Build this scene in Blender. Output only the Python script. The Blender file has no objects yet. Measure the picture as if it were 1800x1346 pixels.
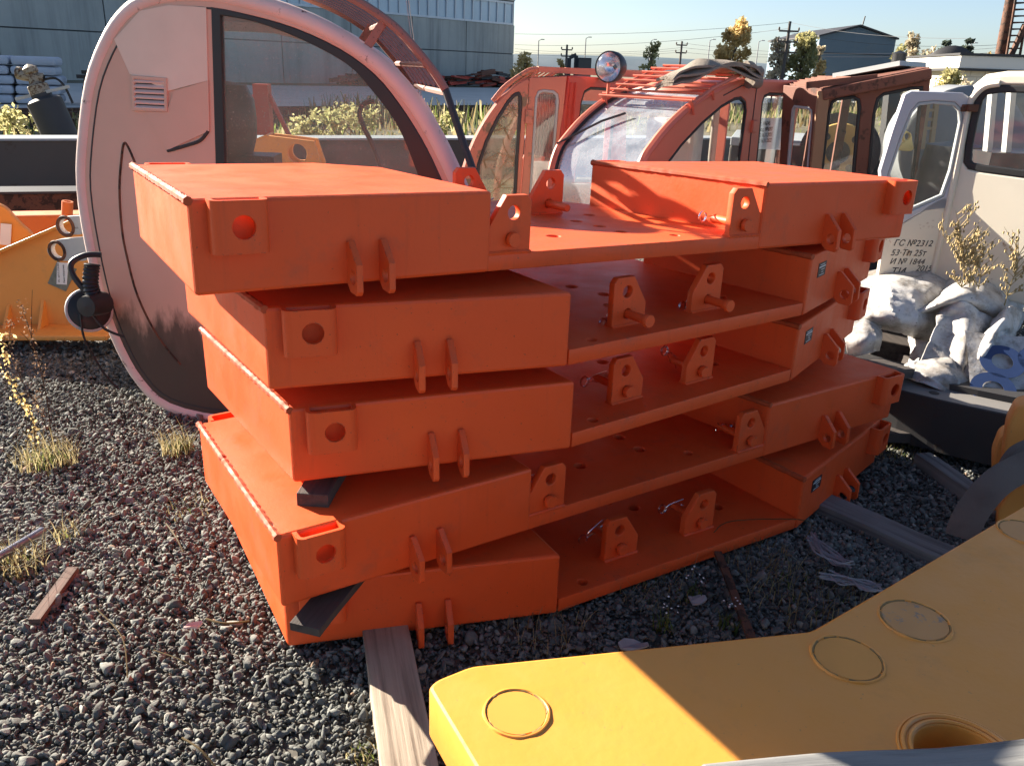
import bpy, bmesh, math, random
import numpy as np
from mathutils import Vector, Matrix, noise
random.seed(7); rng = np.random.default_rng(7)
S = bpy.context.scene; COL = S.collection
R_ = math.radians
# ------------------------------------------------------------------ camera
CH, PITCH, ROLL, FPX = 1.59, R_(20.91), R_(2.108), 1450.0
_c, _s, _cr, _sr = math.cos(PITCH), math.sin(PITCH), math.cos(ROLL), math.sin(ROLL)
F_ = Vector((0, _c, -_s)); R0 = Vector((1, 0, 0)); U0 = Vector((0, _s, _c))
CR = R0 * _cr + U0 * _sr; CU = U0 * _cr - R0 * _sr
CAM = Vector((0, 0, CH))
cd = bpy.data.cameras.new('camera'); cam = bpy.data.objects.new('camera', cd); COL.objects.link(cam)
cd.sensor_fit = 'HORIZONTAL'; cd.sensor_width = 36; cd.lens = FPX / 1800 * 36
cd.clip_start = 0.05; cd.clip_end = 6000
M = Matrix((CR, CU, -F_)).transposed().to_4x4(); M.translation = CAM
cam.matrix_world = M; S.camera = cam
# ------------------------------------------------------------------ light
TOSUN = Vector((-.84, .54, .43)).normalized()
EL = math.asin(TOSUN.z); AZ = math.atan2(TOSUN.x, TOSUN.y)
wd = bpy.data.worlds.new('World'); S.world = wd; wd.use_nodes = True
nt = wd.node_tree; bg = nt.nodes['Background']; sk = nt.nodes.new('ShaderNodeTexSky')
sk.sky_type = 'NISHITA'; sk.sun_disc = False; sk.sun_elevation = EL; sk.sun_rotation = AZ % (2 * math.pi)
sk.air_density = .7; sk.dust_density = 1.0; sk.ozone_density = 1.5
nt.links.new(sk.outputs[0], bg.inputs[0]); bg.inputs[1].default_value = .05
sl = bpy.data.lights.new('sun', 'SUN'); so = bpy.data.objects.new('sun', sl); COL.objects.link(so)
sl.energy = 5.0; sl.angle = R_(.5); sl.color = (1, .9, .76)
so.rotation_euler = TOSUN.to_track_quat('Z', 'Y').to_euler(); so.location = TOSUN * 30
S.view_settings.view_transform = 'Standard'; S.view_settings.look = 'None'
S.view_settings.exposure = 2.0; S.view_settings.gamma = 1

# ------------------------------------------------------------------ pixel -> world helpers (photo 1800x1346)
def ray(x, y):
    X, Y = x - 900, y - 673
    a = _cr * X + _sr * Y; b = -_sr * X + _cr * Y
    return R0 * (a / FPX) + F_ - U0 * (b / FPX)
def atz(x, y, z=0):
    d = ray(x, y); return CAM + d * ((z - CH) / d.z)
def aty(x, y, Y):
    d = ray(x, y); return CAM + d * (Y / d.y)
def atpl(x, y, P, n):
    d = ray(x, y); return CAM + d * ((P - CAM).dot(n) / d.dot(n))

# ------------------------------------------------------------------ objects
ROOT = {}
def tag(o, label=None, cat=None, group=None, kind=None):
    if label: o['label'] = label
    if cat: o['category'] = cat
    if group: o['group'] = group
    if kind: o['kind'] = kind
    return o
def thing(name, label, cat, loc=(0, 0, 0), mat=None, group=None):
    o = bpy.data.objects.new(name, None); COL.objects.link(o); o.empty_display_size = .1
    m = mat or Matrix.Translation(Vector(loc)); o.matrix_world = m; ROOT[o] = m.inverted()
    return tag(o, label, cat, group)
def link(name, me, mat, parent=None, world=True):
    """one mesh object; when it has a parent, world-space vertices are moved to the thing's own space"""
    o = bpy.data.objects.new(name, me); COL.objects.link(o)
    if parent:
        r = parent
        while r.parent: r = r.parent
        if world and r in ROOT: me.transform(ROOT[r])
        o.parent = parent
    for m in (mat if isinstance(mat, (list, tuple)) else [mat]): me.materials.append(m)
    return o
def smooth(me, ang=40):
    me.polygons.foreach_set('use_smooth', [True] * len(me.polygons))
    try: me.set_sharp_from_angle(angle=R_(ang))
    except Exception: pass
class MB:
    def __init__(s): s.v = []; s.f = []; s.mi = []; s.cur = 0
    def add(s, vs, fs):
        b = len(s.v); s.v += [tuple(v) for v in vs]
        for f in fs: s.f.append(tuple(i + b for i in f)); s.mi.append(s.cur)
        return s
    def box(s, c, size, rot=None):
        hx, hy, hz = (q / 2 for q in size); c = Vector(c)
        vs = [Vector((x, y, z)) for x in (-hx, hx) for y in (-hy, hy) for z in (-hz, hz)]
        if rot is not None: vs = [rot @ v for v in vs]
        return s.add([c + v for v in vs], [(0, 1, 3, 2), (4, 6, 7, 5), (0, 4, 5, 1), (2, 3, 7, 6), (0, 2, 6, 4), (1, 5, 7, 3)])
    def beam(s, a, b, w, h, up=Vector((0, 0, 1))):
        a, b = Vector(a), Vector(b); d = (b - a); L = d.length; d.normalize()
        x = d.cross(up).normalized(); z = x.cross(d)
        return s.box((a + b) / 2, (w, L, h), Matrix((x, d, z)).transposed())
    def tube(s, pts, r, n=8, closed=False, caps=True):
        pts = [Vector(p) for p in pts]; N = len(pts)
        rs = r if isinstance(r, (list, tuple)) else [r] * N
        vs = []; ref = None
        for i, p in enumerate(pts):
            if closed: t = pts[(i + 1) % N] - pts[i - 1]
            else: t = pts[min(i + 1, N - 1)] - pts[max(i - 1, 0)]
            t.normalize()
            if ref is None: ref = t.orthogonal().normalized()
            ref = (ref - t * ref.dot(t))
            ref = ref.normalized() if ref.length > 1e-6 else t.orthogonal().normalized()
            b = t.cross(ref)
            vs += [p + (ref * math.cos(2 * math.pi * k / n) + b * math.sin(2 * math.pi * k / n)) * rs[i] for k in range(n)]
        fs = []
        for i in range(N if closed else N - 1):
            j = (i + 1) % N
            fs += [(i * n + k, i * n + (k + 1) % n, j * n + (k + 1) % n, j * n + k) for k in range(n)]
        if caps and not closed: fs += [tuple(range(n - 1, -1, -1)), tuple((N - 1) * n + k for k in range(n))]
        return s.add(vs, fs)
    def prism(s, poly, a, b, fn):
        """extrude 2-D polygon between heights a and b; fn(x,y,h)->3D"""
        n = len(poly)
        vs = [fn(x, y, a) for x, y in poly] + [fn(x, y, b) for x, y in poly]
        return s.add(vs, [tuple(range(n - 1, -1, -1)), tuple(range(n, 2 * n))] + [(k, (k + 1) % n, n + (k + 1) % n, n + k) for k in range(n)])
    def lathe(s, prof, o, axis, n=24):
        axis = Vector(axis).normalized(); x = axis.orthogonal().normalized(); y = axis.cross(x); o = Vector(o)
        vs = [o + axis * h + (x * math.cos(2 * math.pi * k / n) + y * math.sin(2 * math.pi * k / n)) * r for r, h in prof for k in range(n)]
        fs = [(i * n + k, i * n + (k + 1) % n, (i + 1) * n + (k + 1) % n, (i + 1) * n + k) for i in range(len(prof) - 1) for k in range(n)]
        return s.add(vs, fs)
    def mesh(s, name, sm=False):
        me = bpy.data.meshes.new(name); me.from_pydata(s.v, [], s.f)
        if any(s.mi): me.polygons.foreach_set('material_index', s.mi)
        bm = bmesh.new(); bm.from_mesh(me); bmesh.ops.recalc_face_normals(bm, faces=bm.faces); bm.to_mesh(me); bm.free()
        if sm: smooth(me)
        me.update(); return me
    def build(s, name, mat, parent=None, sm=False, world=True, bevel=0):
        o = link(name, s.mesh(name, sm), mat, parent, world)
        if bevel: bev(o, bevel)
        return o
def bev(o, w, seg=2):
    m = o.modifiers.new('bevel', 'BEVEL'); m.width = w; m.segments = seg; m.limit_method = 'ANGLE'; m.angle_limit = R_(35)
    m.harden_normals = False
    return o
def circ(cx, cy, r, n=20, ry=None, ph=0):
    return [(cx + r * math.cos(2 * math.pi * k / n + ph), cy + (ry or r) * math.sin(2 * math.pi * k / n + ph)) for k in range(n)]
def plate(outer, holes, t, mat4, bevel=.002):
    """flat plate with holes: 2-D outline, thickness t centred on the plane, placed by mat4"""
    cu = bpy.data.curves.new('tmp', 'CURVE'); cu.dimensions = '2D'; cu.fill_mode = 'BOTH'
    bevel = min(bevel, t * .45) if t > .008 else 0
    cu.extrude = t / 2 - bevel; cu.bevel_depth = bevel; cu.bevel_resolution = 1; cu.offset = -bevel
    for poly in [outer] + list(holes):
        sp = cu.splines.new('POLY'); sp.points.add(len(poly) - 1); sp.use_cyclic_u = True
        for p, q in zip(sp.points, poly): p.co = (q[0], q[1], 0, 1)
    ob = bpy.data.objects.new('tmp', cu)
    me = bpy.data.meshes.new_from_object(ob)
    bpy.data.objects.remove(ob); bpy.data.curves.remove(cu)
    flat = [abs(f.normal.z) > .995 for f in me.polygons]
    me.transform(mat4); me.update(); smooth(me, 35)
    me.polygons.foreach_set('use_smooth', [not q for q in flat])
    return me
def join_meshes(ms, name='m'):
    bm = bmesh.new()
    for m in ms: bm.from_mesh(m)
    me = bpy.data.meshes.new(name); bm.to_mesh(me); bm.free(); return me
def frame4(o, x, y, z):
    m = Matrix((Vector(x), Vector(y), Vector(z))).transposed().to_4x4(); m.translation = Vector(o); return m
def arc(c, r, a0, a1, n):
    return [(c[0] + r * math.cos(R_(a0 + (a1 - a0) * k / n)), c[1] + r * math.sin(R_(a0 + (a1 - a0) * k / n))) for k in range(n + 1)]
def rpoly(poly, r, n=4):
    """round the corners of a polygon"""
    out = []; N = len(poly)
    for i in range(N):
        p = Vector(poly[i]); a = Vector(poly[i - 1]) - p; b = Vector(poly[(i + 1) % N]) - p
        rr = min(r, a.length * .45, b.length * .45); A = p + a.normalized() * rr; B = p + b.normalized() * rr
        for k in range(n + 1):
            t = k / n; out.append(tuple(A * (1 - t) ** 2 + p * 2 * t * (1 - t) + B * t * t))
    return out
def cr_smooth(pts, n=4, closed=False):
    pts = [Vector(p) for p in pts]; N = len(pts); out = []
    rngi = range(N if closed else N - 1)
    for i in rngi:
        g = (lambda k: pts[k % N]) if closed else (lambda k: pts[max(0, min(N - 1, k))])
        p0, p1, p2, p3 = g(i - 1), g(i), g(i + 1), g(i + 2)
        for k in range(n):
            t = k / n
            out.append(.5 * ((2 * p1) + (p2 - p0) * t + (2 * p0 - 5 * p1 + 4 * p2 - p3) * t * t + (3 * p1 - p0 - 3 * p2 + p3) * t ** 3))
    if not closed: out.append(pts[-1])
    return out
def text_mesh(txt, size, mat4, thick=.0006, shear=0, align='LEFT', bold=0):
    cu = bpy.data.curves.new('txt', 'FONT'); cu.body = txt; cu.size = size; cu.extrude = thick; cu.shear = shear; cu.align_x = align; cu.offset = bold
    ob = bpy.data.objects.new('tmp', cu); me = bpy.data.meshes.new_from_object(ob)
    bpy.data.objects.remove(ob); bpy.data.curves.remove(cu); me.transform(mat4); return me

# ------------------------------------------------------------------ materials
def lin(r, g, b):
    f = lambda c: (c / 255 / 12.92) if c / 255 <= .04045 else ((c / 255 + .055) / 1.055) ** 2.4
    return (f(r), f(g), f(b), 1)
class NT:
    def __init__(s, name):
        s.m = bpy.data.materials.new(name); s.m.use_nodes = True; s.t = s.m.node_tree; s.n = s.t.nodes
        s.b = s.n['Principled BSDF']; s.tc = s.n.new('ShaderNodeTexCoord')
    def N(s, typ, **k):
        n = s.n.new('ShaderNode' + typ)
        for a, v in k.items():
            if a.startswith('i_'): n.inputs[a[2:].replace('_', ' ')].default_value = v
            else: setattr(n, a, v)
        return n
    def L(s, a, b): s.t.links.new(a, b)
    def noise(s, scale, detail=5, rough=.55, vec=None, dist=0):
        n = s.N('TexNoise'); n.inputs['Scale'].default_value = scale; n.inputs['Detail'].default_value = detail
        n.inputs['Roughness'].default_value = rough; n.inputs['Distortion'].default_value = dist
        s.L(vec if vec is not None else s.tc.outputs['Object'], n.inputs['Vector']); return n.outputs[0]
    def map(s, sc=(1, 1, 1), rot=(0, 0, 0), loc=(0, 0, 0), src='Object'):
        n = s.N('Mapping'); n.inputs['Scale'].default_value = sc; n.inputs['Rotation'].default_value = rot; n.inputs['Location'].default_value = loc
        s.L(s.tc.outputs[src], n.inputs['Vector']); return n.outputs[0]
    def ramp(s, fac, stops):
        n = s.N('ValToRGB'); el = n.color_ramp.elements
        while len(el) < len(stops): el.new(.5)
        for e, (p, c) in zip(el, stops): e.position = p; e.color = c if len(c) == 4 else (*c, 1)
        s.L(fac, n.inputs[0]); return n.outputs[0]
    def mix(s, fac, a, b):
        n = s.N('MixRGB')
        for i, v in ((0, fac), (1, a), (2, b)):
            if isinstance(v, (int, float)): n.inputs[i].default_value = v
            elif isinstance(v, tuple): n.inputs[i].default_value = v
            else: s.L(v, n.inputs[i])
        return n.outputs[0]
    def bump(s, h, strength=.3, dist=.01):
        n = s.N('Bump'); n.inputs['Strength'].default_value = strength; n.inputs['Distance'].default_value = dist
        s.L(h, n.inputs['Height']); s.L(n.outputs[0], s.b.inputs['Normal'])
    def fin(s, col=None, rough=.6, metal=0, spec=None):
        if col is not None:
            if isinstance(col, tuple): s.b.inputs['Base Color'].default_value = col
            else: s.L(col, s.b.inputs['Base Color'])
        if isinstance(rough, (int, float)): s.b.inputs['Roughness'].default_value = rough
        else: s.L(rough, s.b.inputs['Roughness'])
        s.b.inputs['Metallic'].default_value = metal
        if spec is not None: s.b.inputs['Specular IOR Level'].default_value = spec
        return s.m
BW = lambda v: (v, v, v, 1)
def paint(name, base, var=.12, dirt=(.12, .08, .05, 1), dirt_amt=.5, rough=.42, scale=3, chips=.0, chipcol=(.25, .22, .2, 1)):
    t = NT(name)
    lo = tuple(c * (1 - var) for c in base[:3]) + (1,); hi = tuple(min(1, c * (1 + var)) for c in base[:3]) + (1,)
    c = t.mix(t.noise(scale, 6), lo, hi)
    d = t.ramp(t.noise(scale * 1.7, 9, .7), [(.55, BW(0)), (.85, BW(dirt_amt))])
    c = t.mix(d, c, dirt)
    sp = t.ramp(t.noise(90, 2), [(.70, BW(0)), (.76, BW(.45))])
    c = t.mix(sp, c, dirt)
    if chips:
        ch = t.ramp(t.noise(16, 8, .75), [(1 - chips, BW(0)), (1 - chips + .02, BW(1))])
        c = t.mix(ch, c, chipcol)
    r = t.ramp(t.noise(14, 4), [(.3, BW(rough - .08)), (.7, BW(rough + .15))])
    t.bump(t.noise(60, 3), .12, .004)
    return t.fin(c, r)
def orange_paint():
    t = NT('orange_paint'); c = t.mix(t.noise(2.2, 7), (.70, .080, .014, 1), (.83, .115, .024, 1))
    c = t.mix(t.ramp(t.noise(1, 7, .65, t.map((22, 22, 2.0))), [(.56, BW(0)), (.80, BW(.40))]), c, (.42, .065, .022, 1))       # run marks and rubbed dirt
    c = t.mix(t.ramp(t.noise(7, 10, .72), [(.54, BW(0)), (.76, BW(.55))]), c, (.42, .10, .05, 1))
    c = t.mix(t.ramp(t.noise(120, 2), [(.70, BW(0)), (.75, BW(.6))]), c, (.16, .05, .03, 1))
    be = t.N('Bevel', samples=4); be.inputs['Radius'].default_value = .007; ge = t.N('NewGeometry'); dp = t.N('VectorMath', operation='DOT_PRODUCT')
    t.L(be.outputs[0], dp.inputs[0]); t.L(ge.outputs['Normal'], dp.inputs[1])
    ed = t.ramp(dp.outputs['Value'], [(.80, BW(1)), (.985, BW(0))]); mu = t.N('Math', operation='MULTIPLY'); t.L(ed, mu.inputs[0]); t.L(t.ramp(t.noise(38, 8, .7), [(.54, BW(0)), (.60, BW(1))]), mu.inputs[1])
    c = t.mix(mu.outputs[0], c, (.13, .055, .04, 1))
    r = t.ramp(t.noise(9, 6), [(.3, BW(.42)), (.7, BW(.62))]); t.bump(t.noise(75, 4), .14, .004); return t.fin(c, r, 0, .4)
ORANGE = orange_paint()
WELD = paint('weld_paint', (.42, .07, .018), .3, (.14, .06, .035, 1), .85, .7, 55)
YELLOW = paint('yellow_paint', (.74, .30, .05), .08, (.32, .19, .08, 1), .4, .4, chips=.0)
YELLOW2 = paint('yellow_paint_dusty', (.76, .32, .07), .12, (.3, .2, .1, 1), .5, .5)
YELLOWPALE = paint('pale_yellow_paint', (.72, .58, .22), .1)
ORANGE2 = paint('old_orange_paint', (.65, .17, .04), .15, (.2, .08, .04, 1), .6, .6)
def rusty(name, base, rust=(.16, .055, .02, 1), amt=.62, sc=5, rough=.6, low=None):
    t = NT(name)
    c = t.mix(t.noise(sc, 6), tuple(q * .85 for q in base[:3]) + (1,), tuple(min(1, q * 1.1) for q in base[:3]) + (1,))
    m = t.ramp(t.noise(sc * 1.6, 10, .72), [(amt, BW(0)), (amt + .05, BW(1))])
    rc = t.mix(t.noise(40, 6), rust, tuple(q * .45 for q in rust[:3]) + (1,))
    c = t.mix(m, c, rc)
    if low:                                   # mud splashed up from the ground: a ragged band of dirt
        sx = t.N('SeparateXYZ'); t.L(t.tc.outputs['Object'], sx.inputs[0])
        ad = t.N('Math', operation='MULTIPLY_ADD'); t.L(t.noise(2.2, 8, .65, t.map((3, 3, 1))), ad.inputs[0]); ad.inputs[1].default_value = -.55; t.L(sx.outputs[2], ad.inputs[2])
        mm = t.ramp(ad.outputs[0], [(0, BW(.93)), (low, BW(.85)), (low + .1, BW(0))])
        c = t.mix(mm, c, (.028, .02, .015, 1))
    t.bump(m, .3, .004)
    return t.fin(c, rough)
PINK = rusty('faded_pink_paint', (.64, .415, .315), (.12, .05, .035, 1), .70, 3.5, .6, low=.12)
BEIGEPINK = rusty('beige_pink_repair_paint', (.74, .60, .49), (.2, .1, .08, 1), .78, 5, .6)
PINKRIM = rusty('faded_pink_rim_paint', (.72, .55, .50), (.12, .05, .035, 1), .60, 7, .45)
CORAL = rusty('coral_paint', (.60, .15, .09), (.14, .06, .04, 1), .75, 3, .45)
CORALOLD = rusty('peeling_coral_paint', (.58, .20, .13), (.30, .20, .12, 1), .56, 4, .6)
RED = rusty('red_paint', (.50, .05, .03), (.10, .03, .02, 1), .7, 4, .5)
BROWN = rusty('brown_primer', (.17, .06, .035), (.10, .035, .018, 1), .55, 6, .7)
RUST = rusty('rusty_steel', (.13, .055, .03), (.05, .025, .015, 1), .5, 8, .8)
RUSTP = rusty('rusty_pink_slats', (.30, .15, .12), (.10, .04, .03, 1), .60, 26, .7)
WHITE = rusty('old_white_paint', (.70, .63, .52), (.40, .20, .08, 1), .60, 2.6, .6)
WHITEW = rusty('white_wall', (.72, .70, .64), (.4, .3, .2, 1), .66, .9, .8)
GREYLUG = rusty('grey_lug_steel', (.45, .45, .43), (.10, .06, .045, 1), .6, 9, .6)
DARK = rusty('dark_steel', (.035, .034, .036), (.06, .035, .02, 1), .62, 5, .6)
def simple(name, col, rough=.6, metal=0, var=.15, sc=8, bump=0, bsc=40, spec=None):
    t = NT(name); c = t.mix(t.noise(sc, 6), tuple(q * (1 - var) for q in col[:3]) + (1,), tuple(min(1, q * (1 + var)) for q in col[:3]) + (1,))
    if bump: t.bump(t.noise(bsc, 6), bump, .01)
    return t.fin(c, rough, metal, spec)
RUBBER = simple('black_rubber', (.012, .012, .014), .55)
BLACK = simple('black_plastic', (.02, .02, .022), .45)
CHROME = simple('bright_zinc', (.75, .76, .8), .22, 1.0, .08)
INTERIOR = simple('interior_lining', (.60, .55, .47), .8)
GREYGIRD = rusty('grey_girder_paint', (.40, .42, .42), (.2, .15, .1, 1), .7, 1.5, .5)
DARKGIRD = rusty('dark_girder_web', (.10, .085, .07), (.09, .05, .03, 1), .6, 1.2, .75)
PAPER = simple('white_paper', (.75, .76, .76), .8, 0, .05)
INK = simple('black_ink', (.03, .03, .035), .7)
CURTAIN = simple('maroon_curtain', (.20, .05, .075), .9, 0, .2, 30)
BLUEINK = simple('dark_blue_print', (.02, .045, .13), .6)
def glass(name, tint=(.93, .96, .95, 1), dirt=.12, dirt_glare_col=(.5, .47, .42, 1), gl=.16, gr=.04):
    t = NT(name); t.n.remove(t.b); out = t.n['Material Output']
    tr = t.N('BsdfTransparent'); tr.inputs[0].default_value = tint
    g = t.N('BsdfGlossy'); g.inputs['Roughness'].default_value = gr; g.inputs['Color'].default_value = (.9, .95, 1, 1)
    df = t.N('BsdfDiffuse'); df.inputs[0].default_value = dirt_glare_col  # dirt on most panes, painted glare as well on the windshield
    lw = t.N('LayerWeight'); lw.inputs[0].default_value = .5
    pw = t.N('Math', operation='POWER'); t.L(lw.outputs['Facing'], pw.inputs[0]); pw.inputs[1].default_value = 4
    rf = t.N('Math', operation='MULTIPLY_ADD', use_clamp=True); t.L(pw.outputs[0], rf.inputs[0]); rf.inputs[1].default_value = .6; rf.inputs[2].default_value = gl * .25      # reflection grows toward grazing, alike from both sides
    m1 = t.N('MixShader'); t.L(rf.outputs[0], m1.inputs[0]); t.L(tr.outputs[0], m1.inputs[1]); t.L(g.outputs[0], m1.inputs[2])
    m2 = t.N('MixShader'); d = t.ramp(t.noise(7, 9, .7), [(.3, BW(dirt * .5)), (.75, BW(min(1, dirt * 2)))]); sp = t.ramp(t.noise(170, 1), [(.68, BW(0)), (.74, BW(.35 if .05 < dirt < .15 else .04))])
    ad = t.N('Math', operation='ADD', use_clamp=True); t.L(d, ad.inputs[0]); t.L(sp, ad.inputs[1])
    t.L(ad.outputs[0], m2.inputs[0]); t.L(m1.outputs[0], m2.inputs[1]); t.L(df.outputs[0], m2.inputs[2]); t.L(m2.outputs[0], out.inputs[0])
    return t.m
GLASS = glass('dusty_glass', dirt=.10)
GLASSC = glass('clear_glass', (.98, .99, .985, 1), .035, gl=.12)
GLASSF = glass('windshield_film_glare', (.8, .85, .9, 1), .24, (.66, .70, .74, 1), 1.4, .2)  # pale diffuse veil over the film paints in the windshield glare
def wood(name, base, dark, sc=(40, 1.2, 40), rough=.85, cracks=True):
    t = NT(name); g = t.noise(1, 8, .6, t.map(sc))
    c = t.ramp(g, [(.3, dark), (.5, base), (.75, tuple(min(1, q * 1.25) for q in base[:3]) + (1,))])
    st = t.ramp(t.noise(4, 6), [(.55, BW(0)), (.8, BW(.5))]); c = t.mix(st, c, dark)
    t.bump(g, .7, .006); return t.fin(c, rough)
WOOD = wood('weathered_timber', (.36, .29, .22, 1), (.14, .10, .07, 1))
WOODG = wood('grey_timber', (.19, .19, .185, 1), (.06, .06, .06, 1))
WOODD = wood('dark_timber', (.065, .052, .045, 1), (.022, .018, .016, 1))
WOODR = wood('brown_stick', (.14, .08, .06, 1), (.05, .03, .025, 1))
# ground materials
def gravel_mat():
    t = NT('gravel_bed'); v = t.N('TexVoronoi'); v.inputs['Scale'].default_value = 34; t.L(t.tc.outputs['Object'], v.inputs['Vector'])
    c = t.mix(v.outputs['Color'], (.08, .072, .06, 1), (.18, .165, .14, 1)); c = t.mix(t.noise(.9, 6), c, (.045, .04, .034, 1))
    inv = t.ramp(v.outputs['Distance'], [(0, BW(1)), (.5, BW(0))]); t.bump(inv, .9, .03); return t.fin(c, .85)
GRAVELBED = gravel_mat()
def stone_mat():
    t = NT('crushed_stone'); oi = t.N('Attribute'); oi.attribute_name = 'tone'
    c = t.ramp(oi.outputs['Fac'], [(0, (.088, .092, .086, 1)), (.4, (.170, .177, .165, 1)), (.75, (.265, .272, .25, 1)), (.93, (.42, .40, .34, 1)), (1, (.30, .21, .15, 1))])
    c = t.mix(t.ramp(t.noise(60, 4), [(.35, BW(0)), (.7, BW(.45))]), c, (.055, .05, .045, 1))
    t.bump(t.noise(160, 5), .5, .004); return t.fin(c, .95, 0, .15)
STONE = stone_mat()
def ground_mat():
    t = NT('dry_ground'); c = t.ramp(t.noise(.35, 9, .65), [(.3, (.07, .08, .03, 1)), (.5, (.15, .13, .075, 1)), (.7, (.25, .22, .16, 1))])
    t.bump(t.noise(6, 8), .6, .1); return t.fin(c, .95)
GROUND = ground_mat()
CONC = simple('concrete', (.42, .41, .38), .9, 0, .2, 1.2, .2, 8)
PADM = simple('pale_concrete_pad', (.55, .52, .46), .9, 0, .2, .5, .2, 8)
def leafmat(name, a, b):
    t = NT(name); oi = t.N('Attribute'); oi.attribute_name = 'tone'; c = t.mix(oi.outputs['Fac'], a, b)
    m = t.fin(c, .7); tr = t.N('BsdfTranslucent'); t.L(c, tr.inputs[0]); mx = t.N('MixShader'); mx.inputs[0].default_value = .62
    t.L(t.b.outputs[0], mx.inputs[1]); t.L(tr.outputs[0], mx.inputs[2]); t.L(mx.outputs[0], t.n['Material Output'].inputs[0]); return m
LEAFY = leafmat('autumn_leaves', (.52, .38, .14, 1), (.80, .62, .30, 1))
LEAFP = leafmat('pale_leaves', (.36, .32, .22, 1), (.70, .60, .42, 1))
LEAFG = leafmat('green_leaves', (.28, .28, .12, 1), (.58, .52, .26, 1))
PINE = leafmat('pine_needles', (.045, .065, .05, 1), (.12, .14, .10, 1))
DRY = leafmat('dry_grass', (.20, .15, .07, 1), (.42, .36, .20, 1))
GREENG = leafmat('green_grass', (.06, .09, .02, 1), (.22, .27, .07, 1))
STALK = leafmat('dry_stalks', (.10, .06, .04, 1), (.22, .14, .09, 1))
BARK = simple('bark', (.12, .09, .07), .9, 0, .3, 10)

def set_tone(me, arr):
    a = me.attributes.new('tone', 'FLOAT', 'FACE'); a.data.foreach_set('value', np.asarray(arr, dtype=np.float32))
def np_mesh(name, V, Fq, tone=None):
    """V (n,3), Fq (m,k) faces all with k corners"""
    me = bpy.data.meshes.new(name); V = np.ascontiguousarray(V, dtype=np.float32); Fq = np.ascontiguousarray(Fq, dtype=np.int32); m, k = Fq.shape
    me.vertices.add(len(V)); me.vertices.foreach_set('co', V.ravel())
    me.loops.add(m * k); me.loops.foreach_set('vertex_index', Fq.ravel())
    me.polygons.add(m); me.polygons.foreach_set('loop_start', np.arange(m, dtype=np.int32) * k)
    try: me.polygons.foreach_set('loop_total', np.full(m, k, dtype=np.int32))
    except Exception: pass
    me.update(calc_edges=True)
    if tone is not None: set_tone(me, tone)
    return me

# ================================================================== SETTING
def sheet(name, pts, z, mat):
    me = bpy.data.meshes.new(name); me.from_pydata([(p[0], p[1], z) for p in pts], [], [tuple(range(len(pts)))]); me.update()
    return tag(link(name, me, mat), kind='structure')
sheet('ground', [(-3000, -60), (3000, -60), (3000, 4000), (-3000, 4000)], -.012, GROUND)
sheet('gravel_yard', [(-14, -4), (16, -4), (14, 11.5), (6, 12.2), (-4, 8.4), (-10, 5.5)], -.004, GRAVELBED)
# far ridge on the horizon
def ridge():
    xs = np.linspace(-1700, 1900, 90); V = []; Fq = []
    for i, x in enumerate(xs):
        hgt = 14 + 12 * noise.noise(Vector((x * .0016, 1.3, 0))) + 4 * noise.noise(Vector((x * .007, 7, 0))) + max(0, x) * .006
        V += [(x, 1500, -1), (x, 1560, hgt * .75 + 3), (x, 1700, hgt + 6), (x, 2200, -1)]
    for i in range(len(xs) - 1):
        for k in range(3): Fq.append((4 * i + k, 4 * i + 4 + k, 4 * i + 5 + k, 4 * i + 1 + k))
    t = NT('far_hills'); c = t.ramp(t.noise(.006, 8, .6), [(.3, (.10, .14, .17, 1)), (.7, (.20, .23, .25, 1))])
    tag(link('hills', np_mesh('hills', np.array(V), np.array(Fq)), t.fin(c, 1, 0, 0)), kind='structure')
ridge()

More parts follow.
